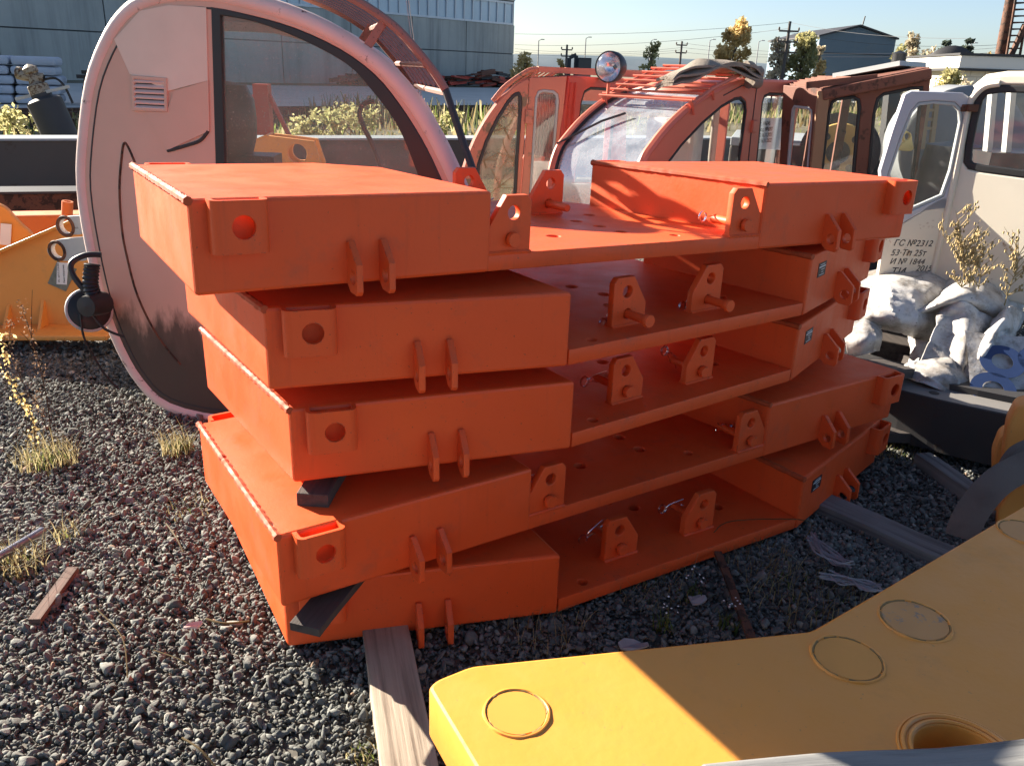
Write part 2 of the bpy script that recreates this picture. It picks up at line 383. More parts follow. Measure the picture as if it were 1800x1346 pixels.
# crushed stone: real stones on the yard
def stones():
    def protos_of(sub, cuts):
        bm = bmesh.new(); bmesh.ops.create_icosphere(bm, subdivisions=sub, radius=1); bm.verts.ensure_lookup_table()
        ico = np.array([v.co[:] for v in bm.verts]); tri = np.array([[v.index for v in f.verts] for f in bm.faces]); bm.free(); out = []
        for k in range(30):                              # angular broken stones: sphere cut flat by random planes
            v = ico.copy()
            for _ in range(cuts):
                n = rng.normal(size=3); n /= np.linalg.norm(n); d = rng.uniform(.28, .66); v = v - np.outer(np.maximum(v @ n - d, 0), n)
            out.append(v / np.abs(v).max() * np.array([1.2, rng.uniform(.6, 1), rng.uniform(.4, .8)]))
        return np.stack(out), tri
    small, big = protos_of(1, 5), protos_of(2, 9)
    P = []
    def zone(n, x0, x1, y0, y1, rmin, rmax, pw=3.6):
        x = rng.uniform(x0, x1, n); y = rng.uniform(y0, y1, n); r = rmin + (rmax - rmin) * (1 - rng.random(n) ** (1 / pw)); P.append(np.stack([x, y, r], 1))
    def inview(p, m=.35):                                 # drop stones that the photo cannot show
        x, y = p[:, 0], p[:, 1]; zc = y * _c + CH * _s
        a = x / zc * FPX; b = (y * _s - CH * _c) / zc * FPX
        return (abs(a) < 900 * (1 + m)) & (b > -673 * 1.6) & (y > .7)
    zone(62000, -2.2, 2.0, .9, 2.7, .0045, .021); zone(2600, -2.2, 2.0, .9, 2.7, .014, .032)
    zone(70000, -3.6, 2.9, 2.4, 4.2, .0065, .022); zone(3200, -3.6, 2.9, 2.4, 4.2, .014, .030); zone(42000, -4.6, 4.2, 4.0, 6.6, .010, .026)
    P = np.concatenate(P); P = P[inview(P)]; P = P[np.argsort(P[:, 2])]
    cut = int((P[:, 2] < .0125).sum()); VV = []; FF = []; TT = []; base_i = 0
    for part, (pr_, tri) in ((P[:cut], small), (P[cut:], big)):
        n = len(part); q = rng.normal(size=(n, 4)) * np.array([1.6, .6, .6, 1]); q /= np.linalg.norm(q, axis=1)[:, None]
        w, x, y, z = q.T
        Rm = np.stack([1 - 2 * (y * y + z * z), 2 * (x * y - z * w), 2 * (x * z + y * w), 2 * (x * y + z * w), 1 - 2 * (x * x + z * z), 2 * (y * z - x * w), 2 * (x * z - y * w), 2 * (y * z + x * w), 1 - 2 * (x * x + y * y)], 1).reshape(-1, 3, 3)
        base = pr_[rng.integers(0, len(pr_), n)] * (part[:, 2, None, None] * rng.uniform(.75, 1.25, (n, 1, 3)))
        V = np.einsum('nij,nkj->nki', Rm, base)
        z0 = np.array([noise.noise(Vector((a * 1.7, b * 1.7, 0))) for a, b in part[:, :2]]) * .010
        V[:, :, 0] += part[:, 0, None]; V[:, :, 1] += part[:, 1, None]; V[:, :, 2] += (part[:, 2] * rng.uniform(-.2, .6, n) + z0 + rng.uniform(0, .006, n))[:, None]
        nv = V.shape[1]; dust = np.array([noise.noise(Vector((a * .9, b * .9, 4))) for a, b in part[:, :2]]) * .28
        tone = np.clip(rng.beta(2.2, 2.8, n) + dust + rng.choice([0, .45], n, p=[.96, .04]), 0, 1)
        VV.append(V.reshape(-1, 3)); FF.append((tri[None] + (np.arange(n) * nv)[:, None, None]).reshape(-1, 3) + base_i); TT.append(np.repeat(tone, len(tri))); base_i += n * nv
    me = np_mesh('gravel', np.concatenate(VV), np.concatenate(FF), np.concatenate(TT))
    tag(link('gravel', me, STONE), 'dark grey crushed stone spread over the yard', 'gravel', kind='stuff')
stones()

# ================================================================== COUNTERWEIGHT SLABS
H = .2073; PT = .045
POSE = [(-0.693, 1.729, 1.103, .558, .019, -.016, .968, 'A'), (.151, 2.125, .833, .633, .004, -.006, 1, 'B'), (.178, 2.166, .567, .647, -.003, .001, .994, 'B'),
        (-.561, 1.744, .291, .587, -.001, .003, .997, 'A'), (.166, 2.122, .028, .551, -.001, -.002, 1.022, 'B')]
TXT_LAB = ['topmost orange counterweight slab, on top of the stack of five', 'second orange slab from the top, its two pins pulled halfway out',
           'middle orange slab of the stack, a wood block under its left corner', 'fourth orange slab from the top, its left corner bracket standing open in the sun',
           'lowest orange slab of the stack, lying on timber on the gravel']
CHB = R_(17)
def wob(pts, r, amp):
    return [r * (1 + amp * noise.noise(Vector(p) * 60)) for p in pts]
def bracket_mesh(o, ax, out, w=.127, h=.115, d=.045, hole=.026, t=.011):
    """U-shaped socket open at top and bottom; o = lower corner on the face, ax = along the face, out = outward"""
    o, ax, out = Vector(o), Vector(ax), Vector(out); up = Vector((0, 0, 1)); rr = .02
    m = MB(); fn = lambda x, y, z: o + ax * x + out * y + up * z
    def L_(flip):
        f = (lambda x, y, z: fn(w - x, y, z)) if flip else fn
        o1 = [(0, -.002), (0, d - rr)] + arc((rr, d - rr), rr, 180, 90, 5)[1:]
        i1 = arc((rr, d - rr), rr - t, 90, 180, 5) + [(t, -.002)]
        m.prism(o1 + i1, 0, h, f)
    L_(False); L_(True)
    me = m.mesh('u'); smooth(me, 35)
    a = plate([(rr - .0005, 0), (w - rr + .0005, 0), (w - rr + .0005, h), (rr - .0005, h)], [circ(w * .54, h * .5, hole, 28)], t, frame4(fn(0, d - t / 2, 0), ax, up, ax.cross(up)), .0008)
    return join_meshes([me, a], 'corner_bracket')
def ear_mesh(o, ax, out, t=.017):
    o, ax, out = Vector(o), Vector(ax), Vector(out)
    poly = [(-.002, .1), (.012, .104), (.064, .055), (.066, -.008), (.058, -.018), (.02, -.016), (-.002, .004)]
    return plate(poly, [circ(.038, .022, .0165, 20)], t, frame4(o, out, Vector((0, 0, 1)), out.cross(Vector((0, 0, 1)))), .002)
def lug(root, x, y, side, pull=0., w=.135, h=.153, clip=True, face=-1, seed=0):
    """upright lug on the base plate; side = which way its cut corner points; face = -1 front row, 1 back row"""
    rd = random.Random(seed); Z = PT
    poly = [(-w / 2, 0), (w / 2, 0), (w / 2, h - .085), (w / 2 - .055, h), (-w / 2 + .014, h), (-w / 2, h - .016)]
    if side < 0: poly = [(-a, b) for a, b in poly][::-1]
    cx = -.012 * side
    mt = frame4((x, y, Z - .004), (1, 0, 0), (0, 0, 1), (0, -1, 0))
    me = plate(poly, [circ(cx, .108, .0185, 24), circ(cx + .006 * side, .04, .0155, 20)], .024, mt, .003)
    lg = link('lug', me, ORANGE, root, False)
    f = MB(); f.tube([(x - w / 2, y - .013, Z), (x, y - .014, Z + .001), (x + w / 2, y - .013, Z)], .006, 6); f.tube([(x - w / 2, y + .013, Z), (x + w / 2, y + .013, Z)], .006, 6)
    f.build('weld_bead', ORANGE, lg, True, False)
    p = MB(); px, pz = x + cx + .006 * side, Z + .036
    yo = y + face * (.017 + pull)
    sgn = -face
    p.lathe([(0, -.016), (.0185, -.016), (.020, -.013), (.020, -.002), (.018, 0), (.0135, 0), (.0135, .145), (.011, .15), (0, .15)], (px, yo, pz), (0, sgn, 0), 22)
    pin = p.build('pin', ORANGE, lg, True, False)
    if clip:
        c = MB(); e = Vector((px, yo + sgn * .135, pz)); a = rd.uniform(-.9, .9); dx = Vector((math.cos(a), 0, math.sin(a))) * (-1 if rd.random() < .6 else 1); up = Vector((-dx.z, 0, dx.x))
        if seed == 11: dx = Vector((-.75, 0, -.66)); up = Vector((.66, 0, -.75)); e = Vector((px + .0, yo - .024, pz + .012))
        if seed == 12: dx = Vector((-1, -.05, .16)); up = Vector((.16, 0, 1))
        pts = [e - dx * .04 + up * .012, e - dx * .02 + up * .004, e + up * .0135, e + dx * .02 + up * .007, e + dx * .035 + up * .004]
        cc = e + dx * .058; pts += [cc + (dx * math.cos(t_) + up * math.sin(t_)) * .0165 + Vector((0, .0035 * k / 12, 0)) for k in range(30) for t_ in [math.pi - .3 - k * 2 * math.pi / 14]]
        pts += [e + dx * .03 - up * .012, e - dx * .035 - up * .016]
        c.tube(cr_smooth(pts, 3), .0022, 6); c.build('cotter_clip', CHROME, lg, True, False)
    return lg
def holes_for(poly): pass
def slab(k):
    x, y, z, a, t, rl, scl, ty = POSE[k]
    mt = Matrix.Translation((x, y, z)) @ Matrix.Rotation(a, 4, 'Z') @ Matrix.Rotation(t, 4, 'Y') @ Matrix.Rotation(rl, 4, 'X') @ Matrix.Diagonal((scl, scl, 1, 1))
    root = thing('steel_counterweight', TXT_LAB[k], 'counterweight', mat=mt, group='orange counterweight slabs in the stack')
    UP = Vector((0, 0, 1))
    if ty == 'A':
        boxes = [[(0, 0), (.76, 0), (.72, .64), (.55, .80), (0, .78)], [(1.79, 0), (2.56, 0), (2.52, .74), (1.66, .78)]]
        pl = [(.755, .004), (1.795, .004), (1.67, .80), (1.55, .98), (.95, .98), (.71, .66)]
        faces = [((0, 0), (1, 0), 1), ((2.56, 0), (-1, 0), -1)]
        hl = [(1.50, .093), (1.367, .202), (1.368, .318), (1.353, .434), (1.492, .546), (1.10, .2), (1.16, .45), (1.46, .72)]
        luglist = [(.823, .02, -1, -1), (1.722, .02, 1, -1), (1.345, .62, -1, 1), (1.10, .74, 1, 1)]
    else:
        w = .785; cx, cy = w * math.cos(CHB), w * math.sin(CHB)
        boxes = [[(-cx, cy), (0, 0), (.03, .74), (-cx + .02, cy + .78)], [(1.04, 0), (1.04 + cx, cy), (1.04 + cx - .02, cy + .78), (.99, .74)]]
        pl = [(0.005, .004), (1.035, .004), (1.0, .96), (.03, .96)]
        faces = [((-cx, cy), (math.cos(CHB), -math.sin(CHB)), 1), ((1.04 + cx, cy), (-math.cos(CHB), -math.sin(CHB)), -1)]
        hl = [(.12, .045), (.5, .42), (.47, .56), (.56, .34), (.84, .2), (.42, .3), (.66, .5), (.2, .42)]
        luglist = [(.315, .115, 1, -1), (.655, .115, -1, -1)]
    pme = plate(pl, [circ(hx, hy, .022 if i else .016, 16) for i, (hx, hy) in enumerate(hl)], PT, frame4((0, 0, PT / 2), (1, 0, 0), (0, 1, 0), (0, 0, 1)), .003)
    link('base_plate', pme, ORANGE, root, False)
    for bi, poly in enumerate(boxes):
        m = MB(); m.prism(poly, -.001, H, lambda X, Y, Z: Vector((X, Y, Z)))
        b = m.build('weight_box', ORANGE, root, False, False, .009)
        # weld bead along the end edge and along the inner edge
        e0, e1 = (poly[0], poly[-1]) if bi == 0 else (poly[0], poly[-1])
        wm = MB()
        n_ = 70; pts = [Vector((e0[0] + (e1[0] - e0[0]) * q / n_, e0[1] + (e1[1] - e0[1]) * q / n_, H - .004)) for q in range(n_ + 1)]
        off = Vector((0.0015 if bi == 0 else .003, 0, 0))
        if bi == 0: wm.tube([p + off for p in pts], [.0095 * (1 + .15 * math.sin(i * 2.1) + .35 * noise.noise(p * 60)) for i, p in enumerate(pts)], 7)
        else: wm.tube([p + off for p in pts], [.010 * (1 + .3 * noise.noise(p * 45)) for p in pts], 7)
        wm.build('weld_bead', WELD, b, True, False)
        (ox, oy), (dx, dy), sg = faces[bi]
        ax = Vector((dx, dy, 0)); out = Vector((dy, -dx, 0)) if sg > 0 else Vector((-dy, dx, 0))
        if out.y > 0: out = -out
        bo = Vector((ox, oy, .093)) + ax * (.038 if bi == 0 else .018)
        if sg > 0: bm_ = bracket_mesh(bo, ax, out)
        else: bm_ = bracket_mesh(bo + ax * .127, -ax, out)
        link('corner_bracket', bm_, ORANGE, b, False)
        for q in (.365, .449): link('ear', ear_mesh(Vector((ox, oy, 0)) + ax * q, ax, out), ORANGE, b, False)
        # matching socket on the far side
        c0 = Vector((*poly[-1], .093)); c1 = Vector((*poly[-2], .093)); a2 = (c1 - c0).normalized()
        o2 = Vector((-a2.y, a2.x, 0));
        if o2.y < 0: o2 = -o2
        if a2.x > 0: mm = bracket_mesh(c0 + a2 * .165, -a2, o2)
        else: mm = bracket_mesh(c0 + a2 * .165, -a2, o2)
        link('corner_bracket', mm, ORANGE, b, False)
        if ty == 'B' and bi == 1:
            p0 = Vector((1.04, 0, 0)); tn = Vector((math.cos(CHB), math.sin(CHB), 0)); on = Vector((math.sin(CHB), -math.cos(CHB), 0))
            np_ = MB(); fn = lambda X, Y, Z: p0 + tn * X + UP * Y + on * Z
            np_.prism([(.085, .118), (.165, .118), (.165, .168), (.085, .168)], -.001, .0016, fn)
            npo = np_.build('nameplate', BLACK, b, False, False)
            lm = MB()
            for r_, (a0, a1) in enumerate([(.10, .15), (.092, .158), (.115, .15), (.12, .14), (.10, .15)]):
                yy = .160 - r_ * .009; lm.prism([(a0, yy), (a1, yy), (a1, yy + (.004 if r_ == 1 else .002)), (a0, yy + (.004 if r_ == 1 else .002))], .0014, .0022, fn)
            lm.build('nameplate_print', PAPER, npo, False, False)
    for i, (lx, ly, sd, fc) in enumerate(luglist):
        sdv = k * 10 + i
        pull = .075 if (k == 1) else 0
        if k == 0 and i == 2: lug(root, lx, ly, sd, 0, face=1, seed=11)
        elif k == 0 and i == 1: lug(root, lx, ly, sd, 0, face=-1, seed=12)
        else: lug(root, lx, ly, sd, pull, face=fc, seed=100 + sdv)
    return root
for k in range(5): slab(k)

# ================================================================== CABS
UPZ = Vector((0, 0, 1))
class Plane:
    """vertical plane through P running along azimuth u (2-D); pixels are cast onto it"""
    def __init__(s, P, slope, lean=0):
        s.P = Vector(P); s.u = Vector((1, slope, 0)).normalized(); s.n = Vector((s.u.y, -s.u.x, 0))   # n faces the camera
        s.v = UPZ
    def px(s, x, y): return atpl(x, y, s.P, s.n)
    def uv(s, x, y):
        d = s.px(x, y) - s.P; return (d.dot(s.u), d.dot(s.v))
    def poly(s, pts): return [s.uv(*p) for p in pts]
    def mat(s, off=0): return frame4(s.P + s.n * off, s.u, s.v, s.n)
    def at(s, u, v, off=0): return s.P + s.u * u + s.v * v + s.n * off
def inset(poly, d):
    """offset a polygon inwards"""
    P = [Vector(p) for p in poly]; n = len(P); A = sum(P[i].x * P[(i + 1) % n].y - P[(i + 1) % n].x * P[i].y for i in range(n)); sg = 1 if A > 0 else -1
    out = []
    for i in range(n):
        a = (P[i] - P[i - 1]); b = (P[(i + 1) % n] - P[i])
        if a.length < 1e-6: a = b
        if b.length < 1e-6: b = a
        a.normalize(); b.normalize(); na = Vector((-a.y, a.x)) * sg; nb = Vector((-b.y, b.x)) * sg
        m = (na + nb); m = m / max(m.dot(na) if m.length else 1, .35) if m.length > 1e-6 else na
        out.append(tuple(P[i] + m * d))
    return out
def sm2(pts, n=4, closed=True): return [tuple(p)[:2] for p in cr_smooth([Vector((a, b, 0)) for a, b in pts], n, closed)]
def strip(near, w, a, b, name, mat, parent, thick=0, sm=True):
    """skin between outline points a..b and the same points moved by w"""
    m = MB(); idx = list(range(a, b + 1)); pts = [near[i % len(near)] for i in idx]; n = len(pts)
    m.add(pts + [p + w for p in pts], [(i, i + 1, n + i + 1, n + i) for i in range(n - 1)])
    o = m.build(name, mat, parent, sm)
    if thick:
        so_ = o.modifiers.new('solid', 'SOLIDIFY'); so_.thickness = thick; so_.offset = 0
    return o
def window(root, pl, poly, off, gl, gasket=.02, gmat=None, t=.012, name='window'):
    """rubber gasket ring and a pane inside it"""
    g = link(name, plate(poly, [inset(poly, gasket)], .022, pl.mat(off), .006), gmat or RUBBER, root)
    link('pane', plate(inset(poly, gasket * .6), [], .005, pl.mat(off), .0005), gl, g)
    return g
# ------------------------------------------------------------------ big faded pink cab
def pink_cab():
    pl = Plane((-1.44, 3.55, 0), -.25); W = Vector((-.13, 1, 0)).normalized() * 1.05
    root = thing('excavator_cab', 'big faded pink machine cab with a rounded back and louvre vent, behind the stack', 'cab', (-1.2, 3.6, 0))
    out_px = [(145, 330), (147, 250), (160, 150), (185, 80), (215, 32), (252, 4), (305, -9), (375, -9), (440, 4), (500, 22), (570, 52), (640, 95), (690, 137), (730, 186), (765, 243), (793, 300), (815, 350), (832, 405), (845, 480), (846, 560),
              (828, 640), (790, 690), (700, 728), (550, 742), (400, 738), (300, 715), (250, 672), (213, 610), (183, 530), (160, 430)]
    o2 = sm2(pl.poly(out_px), 3); N3 = 3
    win_px = [(374, 14), (440, 27), (520, 50), (600, 87), (660, 131), (702, 181), (742, 243), (771, 303), (790, 370), (800, 440), (640, 450), (386, 440)]
    w2 = sm2(pl.poly(win_px[:10]), 3, False) + pl.poly(win_px[10:])
    link('side_panel', plate(inset(o2, .012), [w2], .02, pl.mat(0), .004), PINK, root)
    rim = MB(); rim.tube([pl.at(u, v, -.012) for u, v in o2], .034, 10, True); rim.build('rim', PINKRIM, root, True)
    gm = MB(); gm.tube([pl.at(u, v, .008) for u, v in inset(o2, .05)], .005, 6, True); gm.build('rim_seam', DARK, root, True)
    gl_px = [(391, 28), (450, 39), (530, 69), (610, 112), (652, 155), (697, 215), (728, 285), (748, 350), (757, 430), (640, 440), (402, 430)]
    g2 = sm2(pl.poly(gl_px[:9]), 3, False) + pl.poly(gl_px[9:])
    fr = link('side_window', plate(w2, [g2], .026, pl.mat(0), .004), BLACK, root)
    link('pane', plate(inset(w2, .02), [], .005, pl.mat(.0), .0005), glass('pink_cab_glass', (.9, .93, .93, 1), .09), fr)
    umin = min(u for u, v in w2); w2 = [(u - .24 if u < umin + .12 else u, v) for u, v in w2]
    link('far_panel', plate(inset(o2, .012), [w2], .02, frame4(pl.P + W, pl.u, pl.v, pl.n), .004), PINK, root)
    link('far_window_frame', plate(w2, [inset(w2, .045)], .03, frame4(pl.P + W + pl.n * .02, pl.u, pl.v, pl.n), .004), INTERIOR, root)
    r2 = MB(); r2.tube([pl.at(u, v, 0) + W for u, v in o2], .034, 10, True); r2.build('rim', PINKRIM, root, True)
    P3 = [pl.at(u, v, -.01) for u, v in o2]; n = len(P3)
    strip(P3, W + pl.n * .02, 6 * N3, 9 * N3 + 1, 'roof_skin', PINK, root, .01)
    strip(P3, W + pl.n * .02, 24 * N3, n + 6 * N3, 'rear_skin', PINK, root, .01)
    strip(P3, W + pl.n * .02, 20 * N3, 24 * N3, 'floor_skin', DARK, root, .01)
    strip([p + (pl.P + W / 2 + UPZ * 1 - p).normalized() * .004 for p in P3], W + pl.n * .02, 9 * N3 + 1, 18 * N3, 'windshield', GLASSC, root, 0)
    for k in (18,): strip(P3, W, 18 * N3, 20 * N3, 'nose_skin', PINK, root, .01)
    # louvre
    lv = MB(); c = [pl.uv(*p) for p in [(238, 135), (296, 140), (297, 194), (240, 192)]]
    lo = link('vent_frame', plate(inset(c, -.006), [inset(c, .008)], .014, pl.mat(.014), .003), PINK, root)
    for q in range(6):
        t = (q + .5) / 6; a = Vector(c[0]).lerp(Vector(c[3]), t); b = Vector(c[1]).lerp(Vector(c[2]), t)
        lv.box((pl.at(*((a + b) / 2), .012)), ((b - a).length - .01, .022, .008), (Matrix((pl.u, -pl.n, UPZ)).transposed() @ Matrix.Rotation(R_(38), 3, 'X')))
    lv.build('louvre', PINKRIM, lo)
    bk = MB(); bk.prism(inset(c, .006), .0105, .0112, lambda x, y, h: pl.at(x, y, h)); bk.build('vent_shade_sheet', BLACK, lo)  # flat black sheet stands in for the shade between the slats
    # riveted-on repair sheets and the bent lower lip
    def patch(px, off, mat=PINK, t=.004):
        link('repair_sheet', plate(pl.poly(px), [], t, pl.mat(off), .001), mat, root)
    patch([(205, 70), (250, 20), (300, 10), (366, 14), (369, 142), (300, 160), (232, 130)], .013, BEIGEPINK)
    patch([(262, 196), (297, 197), (310, 160), (370, 142), (372, 230), (298, 264), (268, 215)], .014)
    dm = MB(); dm.tube(cr_smooth([pl.at(*pl.uv(*p), .012) for p in [(298, 265), (330, 256), (355, 247), (369, 230)]], 4), [.007] * 13, 6); dm.build('bent_lip', DARK, root, True)
    gr = MB(); gr.tube(cr_smooth([pl.at(*pl.uv(*p), .009) for p in [(240, 285), (228, 258), (221, 252), (217, 275), (213, 330), (217, 400), (226, 450), (245, 520), (280, 590), (320, 640)]], 4), .006, 6); gr.build('pressed_groove', RUST, root, True)
    # roof visor of curved slats, outboard of the roof arc
    arc_px = [(470, -60), (540, -36), (620, -2), (690, 44), (735, 92), (765, 130), (783, 158)]
    va = cr_smooth([pl.at(*pl.uv(*p)) for p in arc_px], 5); vn = Vector((-.25, .97, 0)).normalized()
    for j in range(8):
        vis = MB(); off = vn * (.02 + j * .13); pts = [p + off for p in va]; m = len(pts)
        for i in range(m - 1):
            a, b = pts[i], pts[i + 1]; d = (b - a).normalized(); nr = d.cross(pl.n).normalized()
            if nr.z < 0: nr = -nr
            vis.add([a, b, b + vn * .05 + nr * .022, a + vn * .05 + nr * .022, a - nr * .004, b - nr * .004, b + vn * .05 + nr * .018, a + vn * .05 + nr * .018],
                    [(0, 1, 2, 3), (4, 7, 6, 5), (0, 4, 5, 1), (2, 6, 7, 3)] + ([(0, 3, 7, 4)] if i == 0 else []) + ([(1, 5, 6, 2)] if i == m - 2 else []))
        vis.build('visor_slat', RUSTP, root)
    fr2 = MB(); fr2.tube(va, .016, 8); fr2.tube([p + vn * 1.0 for p in va], .016, 8)
    for i in (4, 14, 22, len(va) - 1): fr2.tube([va[i] - UPZ * .012, va[i] + vn * 1.0 - UPZ * .012], .012, 6)
    fr2.build('visor_frame', RUSTP, root, True)
    for o_ in (0, .62): br = MB(); br.beam(pl.at(*pl.uv(640, 92)) + vn * (o_ + .01), va[14] + vn * (o_ + .01), .012, .03); br.build('visor_bracket', RUSTP, root)
    rod = MB(); e = va[-1]; rod.tube([e, pl.at(*pl.uv(820, 245), .05), pl.at(*pl.uv(858, 335), .09), pl.at(*pl.uv(880, 420), .1)], .014, 8)
    rod.build('grab_rail', DARK, root, True)
    ih = MB(); ih.tube(cr_smooth([aty(*p, 3.75) for p in [(658, 178), (640, 183), (632, 200), (640, 225), (655, 255), (668, 290), (676, 330)]], 4), .011, 8); ih.build('inner_handrail', BLACK, root, True)
    # seat
    sm = MB(); c0 = aty(404, 210, 3.95)
    for zz, (a, b) in ((0, (.12, .09)),):
        sm.lathe([(.0, -.17), (.09, -.16), (.115, -.08), (.12, .0), (.115, .09), (.085, .15), (0, .165)], c0, (0, 0, 1), 18)
    sm.beam(c0 - UPZ * .15, c0 - UPZ * .75 + Vector((0, .02, 0)), .42, .14, Vector((0, 1, 0)))
    sm.box(c0 + Vector((.12, 0, -.85)), (.5, .46, .14)); sm.box(c0 + Vector((.1, 0, -1.05)), (.3, .3, .35))
    sm.build('seat', BLACK, root, True)
    # two hinge lugs at the back edge
    for pxs, h in (([(100, 397), (103, 386), (115, 380), (150, 378), (150, 412), (120, 412), (106, 408)], (119, 397)), ([(85, 440), (89, 427), (104, 420), (158, 415), (158, 458), (108, 458), (92, 452)], (104, 440))):
        q = Plane(pl.px(150, 420) - pl.n * .12, -.25); pp = rpoly(q.poly(pxs), .03)
        link('hinge_lug', plate(pp, [[(a, b) for a, b in circ(*q.uv(*h), .033, 20)]], .025, q.mat(), .003), GREYLUG, root)
        ring = MB(); ring.tube([q.at(a, b, .013) for a, b in circ(*q.uv(*h), .043, 24)], .008, 6, True); ring.build('rusty_ring', RUST, root, True)
    return root
pink_cab()

# ------------------------------------------------------------------ coral cab with slatted roof rack
def coral_cab():
    P0 = aty(1150, 285, 5.2); P0.z = 0; pl = Plane(P0, 1.15); 
    root = thing('crane_cab', 'coral red crane cab with slatted roof rack and a paper notice in its window', 'cab', (P0.x, P0.y, 0), group=None)
    # width vector: windshield left edge minus right edge at the same height
    r_ = pl.px(1190, 205); l_ = None
    wd_ = (-pl.n).copy(); wd_ = Vector((-pl.u.y, pl.u.x, 0)); best = None
    for w in np.linspace(.3, 1.6, 261):
        q = r_ + wd_ * w; v = q - CAM; d = v.dot(F_); x = 900 + FPX * v.dot(CR) / d
        if best is None or abs(x - 1040) < best[0]: best = (abs(x - 1040), w)
    W = wd_ * best[1]
    out_px = [(1118, 340), (1132, 285), (1150, 256), (1178, 222), (1213, 190), (1252, 165), (1290, 149), (1325, 142), (1408, 143), (1396, 220), (1386, 295), (1376, 380), (1366, 460), (1240, 470), (1110, 440)]
    o2 = pl.poly(out_px)
    win1 = [(1172, 282), (1195, 252), (1230, 215), (1265, 185), (1288, 172), (1300, 170), (1308, 178), (1310, 195), (1304, 240), (1298, 284), (1294, 330), (1160, 330)]
    win2 = [(1336, 180), (1340, 168), (1350, 163), (1382, 164), (1391, 170), (1393, 184), (1386, 240), (1379, 290), (1374, 350), (1322, 350), (1326, 285), (1332, 225)]
    a1, a2 = pl.poly(win1), pl.poly(win2)
    link('side_panel', plate(o2, [a1, a2], .03, pl.mat(0), .006), CORAL, root)
    window(root, pl, a1, .004, GLASSC); wn = window(root, pl, a2, .004, GLASSC)
    link('far_panel', plate(o2, [inset(a1, -.05), a2], .03, frame4(pl.P + W, pl.u, pl.v, pl.n), .006), INTERIOR, root)
    P3 = [pl.at(u, v, -.01) for u, v in o2]
    strip(P3, W, 7, 8, 'roof_skin', CORAL, root, .012); strip(P3, W, 5, 7, 'roof_skin', CORAL, root, .012)
    rear = MB(); 
    q0, q1 = P3[8], P3[12]
    strip(P3, W, 12, 14, 'floor_skin', DARK, root, .01)
    # rear wall with an opening, so that daylight reaches in
    Lw = W.length; rp = Plane(P3[11], 0); rp.u = W.normalized(); rp.n = pl.u.copy(); rp.v = UPZ
    hz = P3[8].z - P3[11].z
    link('rear_wall', plate([(0, 0), (Lw, 0), (Lw, hz), (0, hz)], [[(.08, .1), (Lw - .08, .1), (Lw - .08, hz - .12), (.08, hz - .12)]], .02, rp.mat(), .003), CORAL, root)
    # windshield with frame arcs
    fr = MB()
    for off in (0, 1): fr.tube(cr_smooth([p + W * off for p in [P3[14]] + P3[0:8]], 4), .03, 8)
    fr.build('windshield_frame', CORAL, root, True)
    cs = cr_smooth([P3[14]] + P3[0:6], 4); sh = [p + (P3[10] - p).normalized() * .012 for p in cs]
    ws = strip(sh, W, 0, len(sh) - 1, 'windshield', GLASSF, root, 0)
    gk = MB()
    for off in (.04, .96): gk.tube([p + W * off for p in cs], .012, 6)
    gk.build('gasket', RUBBER, ws, True)
    # door seam, hinge, weather strip
    sm = MB(); sm.tube([pl.at(*pl.uv(*p), .016) for p in [(1268, 168), (1300, 151), (1327, 148), (1318, 220), (1310, 300)]], .004, 5); sm.build('door_seam', DARK, root)
    hg = MB(); a = pl.uv(1320, 222); hg.box(pl.at(*a, .02), (.07, .03, .085), Matrix((pl.u, -pl.n, UPZ)).transposed()); hg.build('hinge', CORAL, root, bevel=.006)
    # notice behind the rear side window
    pp = pl.poly([(1334, 208), (1383, 208), (1376, 264), (1327, 262)]); pa = link('paper_notice', plate(pp, [], .002, pl.mat(-.02), .0004), simple('notice_paper', (.9, .9, .9), .8, 0, .03), root)
    tm = []
    for i, s_ in enumerate(['Рег. №6745', 'Завод. №6097', 'ЧТО 16.11.2021', 'ПТО 16.11.2022']):
        u, v = pl.uv(1335 - i * 1.6, 222 + i * 10.2); tm.append(text_mesh(s_, .040, frame4(pl.at(u, v, -.017), pl.u, pl.v, pl.n)))
    link('notice_lettering', join_meshes(tm), INK, pa)
    # inside: seat and lining
    st = MB(); c0 = pl.at(.75, 1.0) + W * .5; st.box(c0, (.14, .4, .6), Matrix((pl.u, -pl.n, UPZ)).transposed()); st.box(c0 - pl.u * .2 - UPZ * .35, (.45, .4, .12), Matrix((pl.u, -pl.n, UPZ)).transposed()); st.build('seat', INTERIOR, root, bevel=.03)
    # roof rack: rails across the cab on two curved bearers
    rk = MB(); wdn = W.normalized()
    b_px = [(1207, 182), (1225, 170), (1245, 155), (1270, 142), (1295, 130), (1318, 124)]
    bb = cr_smooth([pl.at(*pl.uv(*p), .02) for p in b_px], 5)
    for off in (-.02, 1.0): rk.tube([p + W * off for p in bb], .014, 8)
    rails = [0, 2, 5, 8, 11, 14, 17, 20, 24]
    for i in rails: rk.tube([bb[i] - W * .03 + UPZ * .018, bb[i] + W * 1.06 + UPZ * .018], .0085, 7)
    for off in (-.02, 1.0):
        for i in (1, 10): rk.tube([bb[i] + W * off, bb[i] + W * off - UPZ * .07 + pl.u * .03], .01, 6)
    rk.build('roof_rack', CORAL, root, True)
    # wiper
    wp = MB(); i0 = cs[10] + W * 1.02; wp.tube([i0 + pl.n * 0 - pl.u * .04, cs[16] + W * .72 - pl.u * .05, cs[18] + W * .55 - pl.u * .05], .008, 6); wp.build('wiper', BLACK, root)
    # work lamp on the left end of the rack
    lamp_c = aty(1072, 118, (bb[3] + W).y - .05)
